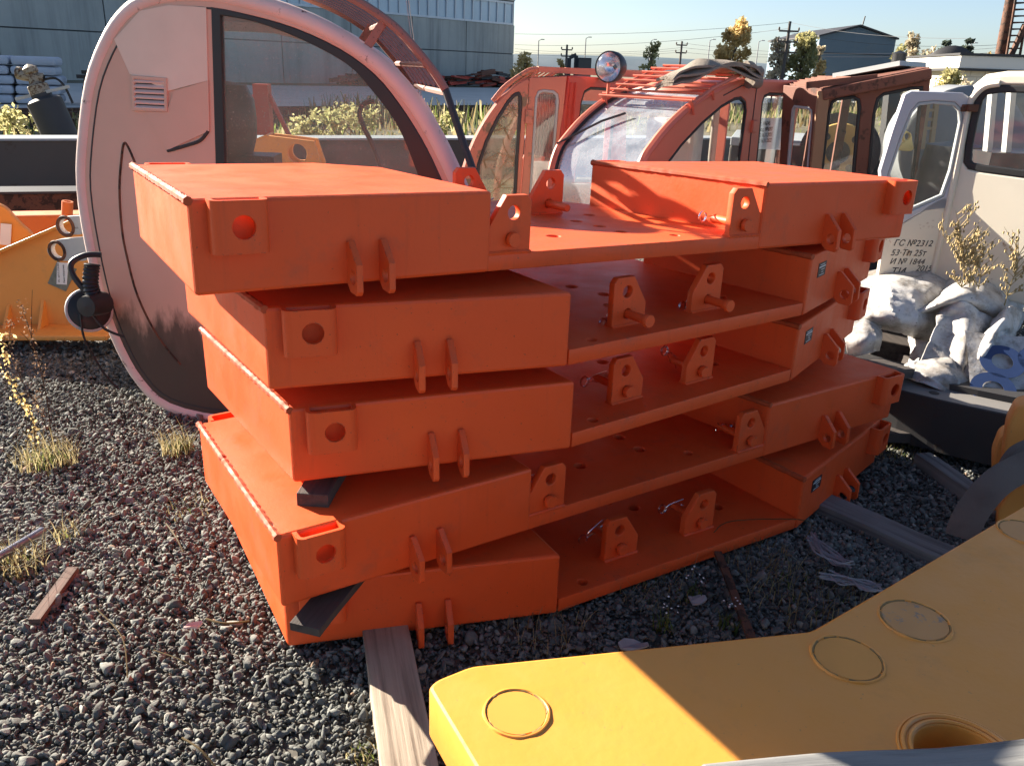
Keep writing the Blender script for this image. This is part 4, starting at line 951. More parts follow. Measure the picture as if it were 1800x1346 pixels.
def tarp():
    t = NT('dirty_tarpaulin'); c = t.ramp(t.noise(3, 9, .7), [(.3, (.26, .235, .205, 1)), (.5, (.46, .45, .44, 1)), (.7, (.56, .57, .58, 1))])
    c = t.mix(t.ramp(t.noise(9, 8, .75), [(.47, BW(0)), (.66, BW(.85))]), c, (.15, .125, .10, 1)); c = t.mix(t.ramp(t.noise(70, 2), [(.66, BW(0)), (.74, BW(.7))]), c, (.08, .06, .05, 1))
    t.bump(t.noise(22, 6), .35, .012); TM = t.fin(c, .55); TM2 = TM
    root = thing('tarpaulin', 'crumpled dirty white tarpaulin with big blue letters, heaped over the dark ring', 'tarpaulin', (2.2, 4.2, .3))
    # the sheet lies in several big folds: each is a surface through a net of points, crumpled by noise
    FOLDS = [
        [[(1490, 484, 4.5), (1560, 473, 4.45), (1630, 475, 4.4), (1690, 484, 4.45)], [(1490, 520, 4.2), (1560, 505, 4.1), (1625, 512, 4.1), (1668, 520, 4.2)], [(1495, 560, 4.0), (1560, 556, 3.9), (1618, 566, 3.92), (1650, 575, 4.05)], [(1500, 566, 4.1), (1555, 578, 4.0), (1605, 592, 4.0), (1630, 604, 4.1)]],
        [[(1480, 572, 3.95), (1520, 562, 3.95), (1550, 568, 3.98)], [(1485, 600, 3.85), (1522, 596, 3.8), (1548, 594, 3.9)], [(1490, 628, 3.85), (1520, 622, 3.82), (1544, 616, 3.95)]],
        [[(1655, 500, 4.35), (1690, 480, 4.3), (1745, 490, 4.3), (1800, 530, 4.3)], [(1650, 520, 4.1), (1695, 505, 4.0), (1750, 520, 4.0), (1798, 560, 4.1)], [(1612, 550, 3.95), (1680, 528, 3.88), (1745, 548, 3.92), (1785, 590, 4.05)], [(1612, 560, 4.05), (1672, 545, 4.05), (1735, 572, 4.1), (1770, 610, 4.15)]],
        [[(1655, 540, 3.95), (1690, 530, 3.88), (1722, 548, 3.9), (1752, 566, 3.98)], [(1640, 580, 3.8), (1672, 565, 3.86), (1702, 590, 3.74), (1730, 592, 3.86)], [(1620, 625, 3.7), (1662, 622, 3.7), (1692, 640, 3.62), (1712, 622, 3.8)], [(1606, 655, 3.66), (1655, 676, 3.6), (1690, 690, 3.58), (1705, 652, 3.75)]],
        [[(1745, 560, 3.9), (1775, 538, 3.9), (1800, 550, 4.0)], [(1722, 596, 3.72), (1752, 582, 3.7), (1785, 585, 3.85)], [(1700, 640, 3.62), (1722, 640, 3.58), (1760, 620, 3.75)], [(1686, 672, 3.58), (1706, 694, 3.55), (1740, 650, 3.7)]],
        [[(1588, 640, 3.68), (1625, 634, 3.66), (1670, 630, 3.66), (1700, 650, 3.66)], [(1590, 655, 3.6), (1628, 656, 3.54), (1672, 660, 3.52), (1712, 680, 3.55)], [(1596, 664, 3.58), (1630, 678, 3.5), (1678, 694, 3.48), (1728, 708, 3.52)]],
        [[(1596, 590, 4.05), (1625, 600, 3.95), (1650, 600, 4.0)], [(1600, 620, 3.95), (1622, 622, 3.82), (1645, 630, 3.9)], [(1598, 648, 3.85), (1616, 650, 3.75), (1636, 660, 3.8)]]]
    hm = MB()
    for fi, net in enumerate(FOLDS):
        rows = [cr_smooth([aty(*c) for c in r], 14) for r in net]; cols = [cr_smooth([r[i] for r in rows], 14) for i in range(len(rows[0]))]; nu, nv = len(cols), len(cols[0]); vs = []
        for c in cols:
            for p in c:
                q = p * 5 + Vector((fi * 3.1, 0, 0)); g = q + Vector((noise.noise(q * .7), noise.noise(q * .7 + Vector((9, 0, 0))), 0)) * .8; d = .010 * noise.noise(g * .55) + .010 * (1 - abs(noise.noise(Vector((g.x * 1.5 + g.z, g.y * .6, g.z * .6))))) ** 10 - .008 * (1 - abs(noise.noise(Vector((g.x * .8, g.z * 1.6, g.y)) + Vector((7, 1, 3))))) ** 10 + .0012 * noise.noise(q * 7)
                vs.append(p + Vector((.2, -1, .5)).normalized() * d * 1.5)
        hm.add(vs, [(i * nv + j, i * nv + j + 1, (i + 1) * nv + j + 1, (i + 1) * nv + j) for i in range(nu - 1) for j in range(nv - 1)])
    me = hm.mesh('folds'); smooth(me, 40); o = link('folds', me, TM, root); so_ = o.modifiers.new('solid', 'SOLIDIFY'); so_.thickness = .005
    dk = thing('scrap_timber', 'dark charred timber scraps under the white tarpaulin, beside the stack', 'timber', aty(1600, 610, 4.0)); m = MB(); m.beam(aty(1530, 600, 4.25), aty(1680, 632, 4.1), .3, .12); m.beam(aty(1590, 640, 4.0), aty(1670, 650, 4.05), .2, .08); m.build('board', WOODD, dk, bevel=.008)
    # printed flap leaning at the right side
    A = atz(1735, 700, RZ + .01); B = atz(1840, 712, RZ + .01); Ct = aty(1765, 575, A.y + .30); Dt = aty(1860, 560, A.y + .35)
    u = (B - A).normalized(); v = (Ct - A); v = (v - u * v.dot(u)); hv = v.length; v.normalize(); nn = u.cross(v)
    if nn.y > 0: nn = -nn
    fm = MB(); N_ = 16; vs = []
    for j in range(N_ + 1):
        for i in range(N_ + 1):
            a, b = i / N_, j / N_; vs.append(A + u * (a * .75 - .05) + v * (b * hv) + nn * (.012 * math.sin(a * 9 + b * 3) - .05))
    fm.add(vs, [(j * (N_ + 1) + i, j * (N_ + 1) + i + 1, (j + 1) * (N_ + 1) + i + 1, (j + 1) * (N_ + 1) + i) for j in range(N_) for i in range(N_)])
    fo = fm.build('printed_flap', TM, root, True)
    m4 = frame4(A + nn * -.03, u, v, nn)
    lt = join_meshes([text_mesh('O', .22, m4 @ Matrix.Translation((-.05, .0, .0)), bold=.014), text_mesh('O', .22, m4 @ Matrix.Translation((.0, .16, 0)), bold=.014), text_mesh('n', .22, m4 @ Matrix.Translation((.17, .02, 0)), bold=.012), text_mesh('O', .18, m4 @ Matrix.Translation((.16, .2, 0)), bold=.012)])
    link('big_lettering', lt, BLUEINK, fo)
tarp()
def board(name, label, a, b, w, h, mat, grp=None, cat='board', rz=None):
    """timber from a to b given at its top centre line"""
    a, b = Vector(a), Vector(b); d = (b - a); L = d.length; d.normalize(); x = d.cross(UPZ).normalized(); z = x.cross(d)
    m4 = frame4((a + b) / 2 - z * h / 2, x, d, z); m = MB(); n = max(4, int(L / .06)); vs = []
    for i in range(n + 1):
        y = -L / 2 + L * i / n
        for sx, sz in ((-1, -1), (1, -1), (1, 1), (-1, 1)):
            j = Vector((noise.noise(Vector((y * 5, sx, sz))), 0, noise.noise(Vector((y * 5, sx + 5, sz))))) * .05 * min(w, h) * 1.6
            e = (.012 * noise.noise(Vector((sx * 3, sz * 3, i))) if i in (0, n) else 0)
            vs.append(Vector((sx * w / 2, y + e, sz * h / 2)) + j)
    fs = [(i * 4 + k, i * 4 + (k + 1) % 4, i * 4 + 4 + (k + 1) % 4, i * 4 + 4 + k) for i in range(n) for k in range(4)] + [(3, 2, 1, 0), tuple(n * 4 + k for k in range(4))]
    m.add(vs, fs); me = m.mesh(name); o = bpy.data.objects.new(name, me); COL.objects.link(o); o.matrix_world = m4; me.materials.append(mat); bev(o, min(w, h) * .06)
    return tag(o, label, cat, grp)
board('timber_beam', 'long weathered timber beam under the stack with a red paint smear', (-.44, 2.35, .052), (-.165, 1.33, .052), .132, .05, WOOD, None, 'timber')
rs = MB()
def ontop(x, y, z): return atz(x, y, z)
board('wood_block', 'dark wood block wedged between the third and fourth slab at the left corner', ontop(552, 862, .535) + Vector((0, -.02, 0)), ontop(552, 862, .535) + Vector((.02, .32, 0)), .085, .04, WOODD)
board('wood_wedge', 'dark charred board end sticking out at a slant between the two lowest slabs', (atz(535, 1100, .262)), atz(535, 1100, .262) + Vector((.10, .34, .012)), .085, .024, WOODD)
board('wood_packer', 'dark board lying under the middle slab at the right end of the stack', aty(1470, 640, 3.3), aty(1580, 640, 3.62), .16, .045, WOODD)
board('wood_packer', 'pale tipped dark board between the two lowest slabs at the right end of the stack', aty(1500, 752, 3.25), aty(1602, 752, 3.55), .14, .045, WOODD)
board('timber_batten', 'short square grey batten lying on the gravel right of the stack', atz(1622, 795, .07), atz(1735, 872, .07), .075, .065, WOODG, None, 'timber')
board('timber_plank', 'flat grey sawn plank lying in the shade beside the lowest slab', atz(1440, 872, .05), atz(1700, 985, .05), .12, .045, WOODG, None, 'timber')
board('steel_strip', 'thin dark rusty strip leaning from the lowest slab down to the ground', atz(1262, 968, .06), atz(1322, 1120, .05), .025, .012, RUST, None, 'strip')
board('wood_stick', 'flat reddish brown stick lying alone on the gravel at the left', atz(60, 1088, .03), atz(128, 995, .03), .035, .018, WOODR, None, 'stick')
def rod():
    a, b = atz(-40, 1000, .05), atz(76, 932, .055); t = thing('threaded_rod', 'silver threaded steel rod end at the left edge of the photo', 'rod', a); m = MB()
    n = 160; m.tube([a.lerp(b, i / n) for i in range(n + 1)], [.0125 + .0022 * (i % 2) for i in range(n + 1)], 10); m.build('thread', simple('zinc_rod', (.42, .40, .42), .35, .9), t, True); 
    c = MB(); d = (b - a).normalized(); c.lathe([(.0125, 0), (.0105, .006), (0, .006)], b, d, 12); c.build('rod_end', simple('cut_steel', (.3, .29, .3), .4, .9), t, True)
rod()
# ------------------------------------------------------------------ foreground yellow plate
ZY = .53
def yellow_front():
    px = [(752, 1207), (768, 1193), (828, 1169), (1425, 1108), (1560, 1030), (1800, 888), (2050, 740), (2500, 1100), (2500, 1700), (1100, 1700), (790, 1262)]
    px = [(752, 1207), (768, 1193), (828, 1169), (1425, 1108), (1560, 1030), (1800, 888), (1960, 800), (2150, 900), (2150, 1480), (905, 1480), (866, 1400)]
    pts = [tuple(atz(*p, ZY)[:2]) for p in px]; 
    t = thing('yellow_frame_part', 'big yellow steel plate part in the foreground with welded round plugs and one open bore', 'machine part', atz(1300, 1250, 0))
    hole = atz(1692, 1330, ZY); R = (atz(1612, 1322, ZY) - hole).length
    th = .112; m4 = frame4((0, 0, ZY - th / 2), (1, 0, 0), (0, 1, 0), (0, 0, 1))
    pts2 = rpoly(pts, .015, 3)
    link('plate', plate(pts2, [circ(hole.x, hole.y, R, 40)], th, m4, .007), YELLOW, t)
    for i, (x, y, ex) in enumerate([(908, 1252, 962), (1490, 1157, 1547), (1608, 1090, 1663), (1800, 935, 1838)]):
        c = atz(x, y, ZY); r_ = (atz(ex, y, ZY) - c).length; 
        seam = MB(); sp = [c + Vector((math.cos(a), math.sin(a), 0)) * r_ * (1 + .012 * noise.noise(Vector((a * 3, i, 0)))) + UPZ * .0005 for a in [k * 2 * math.pi / 60 for k in range(60)]]
        rq = random.Random(i); k_ = 0
        while k_ < 58:
            e_ = min(60, k_ + rq.randint(3, 11)); seam.tube([sp[z_ % 60] for z_ in range(k_, e_ + 1)], [rq.uniform(.0012, .003) for z_ in range(k_, e_ + 1)], 6); k_ = e_ + rq.randint(0, 3)
        pg = seam.build('weld_seam', simple('seam_dirt', (.25, .15, .05), .8), t, True)
        rg = MB(); rg.tube([c + (p - c) * (1.05 + .02 * noise.noise(p * 25)) for p in sp], [.003 + .0025 * noise.noise(p * 40 + Vector((3, 0, 0))) for p in sp], 6, True); rg.build('weld_ring', YELLOW, t, True)
        dk = MB(); dk.lathe([(r_ * .965, .0004), (r_ * .95, .0016), (0, .0016)], c, (0, 0, 1), 48); dk.build('round_plug', rusty('plug_paint_%d' % i, (.72, .30, .05) if i in (0, 1) else (.60, .28, .08), (.40, .29, .20, 1), .58 if i > 1 else .72, 12, .5), t, True)
    for q, w in ((1.10, .004), (1.26, .005), (1.36, .003)):
        b = MB(); b.tube([hole + Vector((math.cos(a), math.sin(a), 0)) * R * q + UPZ * .0005 for a in [k * 2 * math.pi / 60 for k in range(60)]], w, 6, True); b.build('bore_ring', YELLOW, t, True)
    bt = MB(); bt.box((hole.x, hole.y, ZY - .36), (R * 3, R * 3, .02)); bt.build('bore_floor', rusty('primer_inside', (.22, .06, .03), (.1, .04, .02, 1)), t)
    wl = MB(); wl.lathe([(R * 1.04, -.34), (R * 1.04, -.113)], hole, (0, 0, 1), 40); wl.build('bore_sleeve', YELLOW2, t, True)
    # lower web set back under the plate
    wb = MB(); a = atz(1150, 1280, ZY); b = atz(2000, 1000, ZY); wb.beam((a.x + .1, a.y - .1, .25), (b.x, b.y, .25), .06, .33); wb.build('lower_web', YELLOW2, t)
    board('timber_log', 'grey weathered log lying over the near edge of the yellow plate', atz(1255, 1394, ZY + .10), atz(1900, 1346, ZY + .10), .12, .095, WOODG, None, 'timber')
yellow_front()
def yellow_right():
    t = thing('yellow_clevis', 'yellow stepped clevis block under a woven sling, beside the big yellow plate', 'machine part', aty(1780, 900, 2.7))
    P1 = Plane(aty(1775, 850, 2.78), -.5); P2 = Plane(aty(1720, 800, 2.95), -.5)
    for pl, px, nm in ((P1, [(1770, 745), (1787, 712), (1900, 690), (1900, 1000), (1760, 1000), (1762, 800)], 'near_cheek'), (P2, [(1744, 800), (1757, 766), (1790, 750), (1900, 740), (1900, 960), (1742, 960)], 'far_cheek')):
        link(nm, plate(rpoly(pl.poly(px), .02), [], .11, pl.mat(-.05), .012), YELLOW2, t)
    P3 = Plane(aty(1775, 905, 2.68), -.5); link('base_block', plate(rpoly(P3.poly([(1752, 885), (1775, 850), (1900, 800), (1900, 1010), (1748, 1010)]), .02), [], .1, P3.mat(0), .01), YELLOW2, t)
    s_ = thing('lifting_sling', 'grey woven lifting sling looped over the yellow clevis block', 'sling', aty(1740, 880, 2.6))
    tm = NT('webbing_weave'); w = tm.N('TexWave'); w.inputs['Scale'].default_value = 130; w.inputs['Distortion'].default_value = 6; tm.L(tm.tc.outputs['Object'], w.inputs['Vector'])
    c = tm.mix(w.outputs['Color'], (.12, .09, .07, 1), (.26, .21, .175, 1)); c = tm.mix(tm.ramp(tm.noise(6, 8), [(.45, BW(0)), (.7, BW(.7))]), c, (.10, .07, .05, 1)); tm.bump(w.outputs['Fac'], .6, .004); WEB = tm.fin(c, .85)
    def band(px, Y0, Y1, hw, name):
        a = cr_smooth([aty(x, y, Y0 + (Y1 - Y0) * i / (len(px) - 1)) for i, (x, y) in enumerate(px)], 6); n = len(a); m = MB(); vs = []
        for i, p in enumerate(a):
            d = (a[min(i + 1, n - 1)] - a[max(i - 1, 0)]).normalized(); vw = (p - CAM).normalized(); sd = d.cross(vw).normalized(); sd = (sd + vw * .35).normalized()
            vs += [p - sd * hw, p - vw * .008, p + sd * hw, p + vw * .008]
        m.add(vs, [(i * 4 + k, i * 4 + (k + 1) % 4, i * 4 + 4 + (k + 1) % 4, i * 4 + 4 + k) for i in range(n - 1) for k in range(4)]); m.build(name, WEB, s_, True)
    band([(1690, 945), (1700, 915), (1722, 880), (1752, 848), (1790, 825), (1850, 800)], 2.35, 2.6, .052, 'webbing_strap')
    band([(1760, 830), (1772, 805), (1790, 788), (1830, 772)], 2.62, 2.7, .02, 'return_strap')
yellow_right()
def pale_chip(name, label, x, y, sx, sy, mat, z=.03, rot=0, cat='scrap'):
    c = atz(x, y, z); m = MB(); n = 9; top = []; r_ = random.Random(x)
    for k in range(n): a = k * 2 * math.pi / n; q = r_.uniform(.7, 1.1); top.append((math.cos(a) * sx * q, math.sin(a) * sy * q))
    cs, sn = math.cos(rot), math.sin(rot)
    m.prism(top, -.003, .003, lambda X, Y, h: c + Vector((X * cs - Y * sn, X * sn + Y * cs, h + .02 * noise.noise(Vector((X * 30, Y * 30, x))))))
    o = m.build(name, mat); tag(o, label, cat); return o
POLY = simple('torn_film', (.30, .29, .30), .5, 0, .3, 30)
pale_chip('plastic_scrap', 'pale blue-grey plastic scrap lying just behind the yellow plate', 1115, 1132, .05, .03, POLY, .03, .2)
pale_chip('plastic_scrap', 'grey bent plastic scrap on the shaded ground left of the rusty strip', 1228, 1052, .035, .02, POLY, .035, -.1)
pale_chip('wood_chip', 'pale pink chip of wood lying on the gravel left of the stack', 342, 1098, .03, .008, simple('pink_chip', (.6, .45, .42), .7), .045, .5)
def torn_film():
    for i, (pts, lab) in enumerate((([(1425, 942), (1440, 965), (1470, 985), (1492, 992)], 'shredded grey film strands beside the sawn plank'), ([(1450, 1010), (1485, 1020), (1520, 1030), (1545, 1034)], 'flat shredded grey film near the yellow plate'))):
        t = thing('torn_film', lab, 'plastic film', atz(*pts[1])); m = MB(); r_ = random.Random(i)
        for k in range(18):
            a = cr_smooth([atz(x + r_.uniform(-12, 12), y + r_.uniform(-8, 8), .03 + r_.uniform(0, .03)) for x, y in pts], 4); n = len(a); vs = []
            for p in a: vs += [p - Vector((.0022, .001, 0)), p + Vector((.0022, .002, .003))]
            m.add(vs, [(2 * j, 2 * j + 1, 2 * j + 3, 2 * j + 2) for j in range(n - 1)])
        m.build('strands', POLY, t)
torn_film()

# ================================================================== PLANTS
def blades(base, n, h, spread, lean=.5, w=.003, seed=0, mat=DRY):
    r_ = random.Random(seed); V = []; Fq = []; T = []
    for k in range(n):
        a = r_.uniform(0, 6.283); rr = spread * math.sqrt(r_.random()); b = Vector(base) + Vector((math.cos(a) * rr, math.sin(a) * rr, 0)); hh = h * r_.uniform(.4, 1); a2 = r_.uniform(0, 6.283); L_ = lean * r_.uniform(.2, 1) * hh
        d = Vector((math.cos(a2), math.sin(a2), 0)); s_ = Vector((-d.y, d.x, 0)) * w; i0 = len(V); t_ = r_.random()
        for q in range(4):
            f = q / 3; p = b + UPZ * hh * (f - .25 * f * f) + d * L_ * f * f; V += [tuple(p - s_ * (1 - f * .85)), tuple(p + s_ * (1 - f * .85))]
        for q in range(3): Fq.append((i0 + 2 * q, i0 + 2 * q + 1, i0 + 2 * q + 3, i0 + 2 * q + 2)); T.append(t_)
    return np.array(V), np.array(Fq), T
def tuft(label, base, n, h, spread, mat=DRY, lean=.7, seed=1, green=0, grp='grass tufts in the gravel', cat='grass tuft', name='grass_tuft', w=.0022):
    t = thing(name, label, cat, base, group=grp)
    V, Fq, T = blades(base, n, h, spread, lean, w, seed); link('blades', np_mesh('blades', V, Fq, T), mat, t)
    if green: V, Fq, T = blades(base, green, h * .6, spread * .7, lean, w, seed + 9); link('green_blades', np_mesh('g', V, Fq, T), GREENG, t)
for i, (x, y, n, h, sp, gr, lb) in enumerate([(312, 795, 130, .16, .07, 40, 'pale dry grass tuft below the pink cab, left of the stack'), (85, 815, 200, .17, .12, 80, 'wide tuft of yellow-green grass round the tall weeds at the left'), (28, 1000, 150, .14, .1, 25, 'flattened dry grass at the left edge near the threaded rod'),
        (660, 905 + 60, 0, 0, 0, 0, ''), (120, 945, 40, .1, .06, 10, 'thin dry grass blades above the reddish brown stick'), (640, 1330, 20, .05, .05, 50, 'small green weed at the foot of the timber beam'), (330, 905, 40, .07, .1, 25, 'low sparse dry grass left of the fourth slab'),
        (1140, 1030, 120, .10, .16, 20, 'dark dry grass under the front edge of the lowest slab'), (960, 1120, 60, .10, .12, 0, 'dry grass stalks under the left box of the lowest slab'), (1420, 1060, 110, .12, .2, 20, 'matted dry grass in the shade right of the rusty strip'), (1575, 800, 80, .09, .14, 60, 'sunlit low weeds at the right end of the stack'), (1330, 985, 70, .10, .12, 0, 'dry grass at the kink of the lowest slab')]):
    if n: tuft(lb, atz(x, y, .0), n, h, sp, DRY, .9, 30 + i, gr)
def weed(label, x, y, top, tw, seeds=True, seed=0, nbr=0, mat=STALK, yellow=False, grp=None, dens=36):
    r_ = random.Random(seed); b = atz(x, y, 0); tp = aty(*top, b.y + r_.uniform(-.05, .05)); t = thing('tall_weed', label, 'weed', b, group=grp)
    ctrl = [b, b.lerp(tp, .35) + Vector((r_.uniform(-.03, .03), 0, 0)), b.lerp(tp, .7) + Vector((r_.uniform(-.03, .03), 0, 0)), tp]; a = cr_smooth(ctrl, 8); m = MB(); m.tube(a, [tw * (1 - .75 * i / len(a)) for i in range(len(a))], 5)
    for k in range(nbr):
        p = a[r_.randint(4, len(a) - 6)]; an = r_.uniform(0, 6.28); d = Vector((math.cos(an), math.sin(an) * .6, r_.uniform(.5, 1.4))) * r_.uniform(.06, .2); m.tube([p, p + d * .5 + UPZ * .01, p + d], [tw * .5, tw * .4, tw * .2], 4)
    m.build('stalk', mat, t)
    V = []; Fq = []; T = []
    for k in range(dens * 3):
        f = r_.uniform(.45, 1) if seeds else r_.uniform(.15, 1); p = a[min(len(a) - 1, int(f * len(a)))] + Vector((r_.gauss(0, .012), r_.gauss(0, .012), r_.gauss(0, .01))); s_ = r_.uniform(.003, .0065) * (2.0 if not seeds else 1); q = Vector((r_.gauss(0, 1), r_.gauss(0, 1), r_.gauss(0, 1))).normalized(); o_ = q.orthogonal().normalized(); i0 = len(V)
        V += [tuple(p - q * s_), tuple(p + o_ * s_ * .5), tuple(p + q * s_), tuple(p - o_ * s_ * .5)]; Fq.append((i0, i0 + 1, i0 + 2, i0 + 3)); T.append(r_.random())
    link('seed_heads' if seeds else 'leaves', np_mesh('s', np.array(V), np.array(Fq), T), LEAFY if yellow else (STALK if seeds else LEAFY), t)
G_ = 'tall weeds at the left'
weed('tall brown seed-headed weed left of the pink cab', 92, 790, (38, 535), .003, True, 1, 5, dens=55)
weed('slim weed with yellow leaves at its top near the left edge', 62, 805, (8, 590), .0028, False, 2, 3, STALK, True, None, 40)
weed('short bare weed with drooping seeds beside the tall brown one', 85, 770, (62, 690), .0022, True, 3, 6)
weed('thin dry weed leaning right in front of the yellow boom part', 45, 760, (20, 560), .0022, True, 8, 6)
for i, (x, y, tx, ty, s_) in enumerate([(1690, 505, 1680, 370, 5), (1720, 505, 1700, 420, 6), (1770, 520, 1790, 430, 7), (1705, 500, 1655, 410, 11)]):
    b = aty(x, y, 3.98); tp = aty(tx, ty, 3.95); t = thing('dry_weed', ['tallest dry branching weed in front of the white cab', 'short dry weed left of centre at the foot of the white cab', 'dry weed at the right edge in front of the white cab', 'dry weed leaning over the stencilled door panel'][i], 'weed', b); r_ = random.Random(s_)
    a = cr_smooth([Vector((b.x, b.y, .0)), b, b.lerp(tp, .5) + Vector((.02, 0, 0)), tp], 6); m = MB(); m.tube(a, [.004 * (1 - .8 * q / len(a)) for q in range(len(a))], 5)
    for k in range(34):
        p = a[r_.randint(6, len(a) - 2)]; an = r_.choice([-1, 1]) * r_.uniform(.3, 1); d = Vector((an, r_.uniform(-.4, .2), r_.uniform(.5, 1.2))).normalized() * r_.uniform(.05, .14); m.tube([p, p + d * .6, p + d + UPZ * .01], [.002, .0016, .0008], 4)
        for z_ in range(4): e = p + d * r_.uniform(.4, 1); m.box(e + Vector((r_.gauss(0, .006), r_.gauss(0, .006), r_.gauss(0, .006))), (.006, .006, .012))
    m.build('branches', simple('straw_%d' % i, (.33, .25, .12), .85), t)
def flowers():
    for i, (x, y) in enumerate([(1218, 1058), (1278, 1108), (1165, 1110)]):
        b = atz(x, y, .0); t = thing('white_flower', 'small plant with tiny white flower heads behind the yellow plate', 'plant', b, group='small white flowers behind the yellow plate'); V, Fq, T = blades(b, 24, .10, .03, .6, .003, 60 + i); link('leaves', np_mesh('l', V, Fq, T), GREENG, t)
        m = MB(); r_ = random.Random(i)
        for k in range(8): c = b + Vector((r_.gauss(0, .015), r_.gauss(0, .018), .09 + r_.uniform(-.01, .02))); m.lathe([(0, .002), (.0035, 0), (0, -.002)], c, (r_.gauss(0, .3), r_.gauss(0, .3), 1), 6)
        m.build('petals', PAPER, t)
flowers()
def twig(label, pts, r=.0025, z=.035):
    t = thing('dry_twig', label, 'twig', atz(*pts[0], z)); m = MB(); m.tube(cr_smooth([atz(x, y, z + .012 * math.sin(i * 1.7)) for i, (x, y) in enumerate(pts)], 5), r, 5); m.build('stem', DRY, t)
twig('pale curved twig beside the pink wood chip', [(362, 1087), (395, 1095), (438, 1091)], .003)
twig('long thin twig across the gravel at lower left', [(320, 1296), (350, 1315), (378, 1346)])
twig('dark bent twig under the edge of the fourth slab', [(292, 920), (310, 945), (322, 970)], .003)
twig('fine forked straw in the middle of the gravel', [(170, 1070), (215, 1120), (224, 1190)], .0018)
twig('short thin straw on the gravel near the beam', [(270, 1142), (320, 1160), (345, 1176)], .0018)
twig('thin pale straw arching over the front edge of the lowest slab', [(1255, 935), (1290, 915), (1420, 915), (1412, 950)], .0018, .08)

# ================================================================== BACKGROUND
def facade():
    d = Vector((.668, .744, 0)); n = Vector((d.y, -d.x, 0)); E = aty(903, 100, 80); E.z = 0; L = 75; Ht = 16
    t = thing('industrial_building', 'large grey concrete panel workshop building with a long strip of windows, filling the upper left', 'building', E)
    tm = NT('concrete_panels'); c = tm.ramp(tm.noise(.12, 9, .65), [(.3, (.32, .325, .30, 1)), (.6, (.43, .425, .385, 1)), (.8, (.50, .49, .45, 1))])  # panel colour raised in place of haze in the air
    st = tm.ramp(tm.noise(1, 8, .7, tm.map((.9, .9, .06))), [(.45, BW(0)), (.72, BW(.75))]); c = tm.mix(st, c, (.18, .18, .17, 1)); tm.bump(tm.noise(1.5, 6), .3, .1); CP = tm.fin(c, .9)
    at = lambda s_, z, o=0: E - d * s_ + UPZ * z + n * o
    m = MB(); rows = [(-.3, 2.7), (2.7, 5.1), (7.0, 9.4), (9.4, 11.8), (11.8, 14.2), (14.2, 16)]
    for z0, z1 in rows:
        s_ = 0
        while s_ < L:
            m.add([at(s_ + .04, z0 + .04), at(s_ + 5.96, z0 + .04), at(s_ + 5.96, z1 - .04), at(s_ + .04, z1 - .04), at(s_ + .04, z0 + .04, -.3), at(s_ + 5.96, z0 + .04, -.3), at(s_ + 5.96, z1 - .04, -.3), at(s_ + .04, z1 - .04, -.3)], [(0, 1, 2, 3), (0, 4, 5, 1), (2, 6, 7, 3), (0, 3, 7, 4), (1, 5, 6, 2)]); s_ += 6
    m.build('wall_panels', CP, t)
    b = MB(); b.add([at(0.02, -.3, -.12), at(L, -.3, -.12), at(L, Ht - .1, -.12), at(0.02, Ht - .1, -.12), at(0.02, -.3, -12), at(L, -.3, -12), at(L, Ht - .1, -12), at(0.02, Ht - .1, -12)], [(0, 1, 2, 3), (0, 3, 7, 4), (3, 2, 6, 7), (1, 5, 6, 2), (4, 7, 6, 5)]); b.build('wall_core', simple('joint_shade', (.09, .095, .1), .9), t)
    gl = simple('far_window_glass', (.42, .50, .56), .15, 0, .25, .3)
    for k in range(9):                                                  # six-metre window bays
        s0 = k * 6 + .35; fm = MB()
        for zz in (5.15, 6.85): fm.beam(at(s0, zz, .03), at(s0 + 5.95, zz, .03), .1, .16)
        for q in range(7): fm.beam(at(s0 + q * .99, 5.1, .03), at(s0 + q * .99, 6.9, .03), .09, .09, d)
        w = fm.build('window_frame', simple('white_frame_%d' % k, (.6, .62, .63), .6), t)
        g = MB(); g.add([at(s0, 5.1, -.04), at(s0 + 5.95, 5.1, -.04), at(s0 + 5.95, 6.9, -.04), at(s0, 6.9, -.04)], [(0, 1, 2, 3)]); g.build('pane', gl, w)
    return d, n, E
FD, FN, FE = facade()
def scrap_heaps():
    r_ = random.Random(5); mats = [RUST, BROWN, DARK, RED]
    for k in range(5):
        s_ = 2 + k * 4.2; c = FE - FD * s_ + FN * r_.uniform(2, 4); t = thing('scrap_pile', ['flat rusty scrap pile at the right corner of the concrete building', 'reddish stacked scrap metal pile against the concrete wall', 'dark low scrap pile in front of the concrete wall', 'rusty scrap pile with long bars by the concrete wall', 'dark brown scrap pile seen through the pink cab window'][k], 'scrap pile', (c.x, c.y, 0))
        for q in range(3):
            m = MB()
            for z_ in range(12):
                p = c + FD * r_.uniform(-1.9, 1.9) + FN * r_.uniform(-.7, .7) + UPZ * r_.uniform(.1, .5 + (.9 if k in (1, 3) else .3) * (1 - q * .2)); rot = Matrix.Rotation(r_.uniform(-.2, .2) + math.atan2(FD.y, FD.x), 3, 'Z') @ Matrix.Rotation(r_.uniform(-.15, .15), 3, 'Y'); m.box(p, (r_.uniform(.6, 2.2), r_.uniform(.1, .5), r_.uniform(.08, .3)), rot)
            m.build('scrap_metal', mats[(k + q) % 4], t)
scrap_heaps()
pd = lambda s_, o: tuple((FE - FD * s_ + FN * o)[:2])
sheet('concrete_pad', [pd(-30, 6), pd(75, 6), pd(75, 26), pd(-30, 30)], .02, PADM)
sheet('dirt_strip', [pd(-30, 30.5), pd(75, 26.5), pd(75, 33), pd(-30, 38)], .004, simple('dark_ballast', (.10, .09, .07), .95, 0, .4, 1.5, .5, 20))
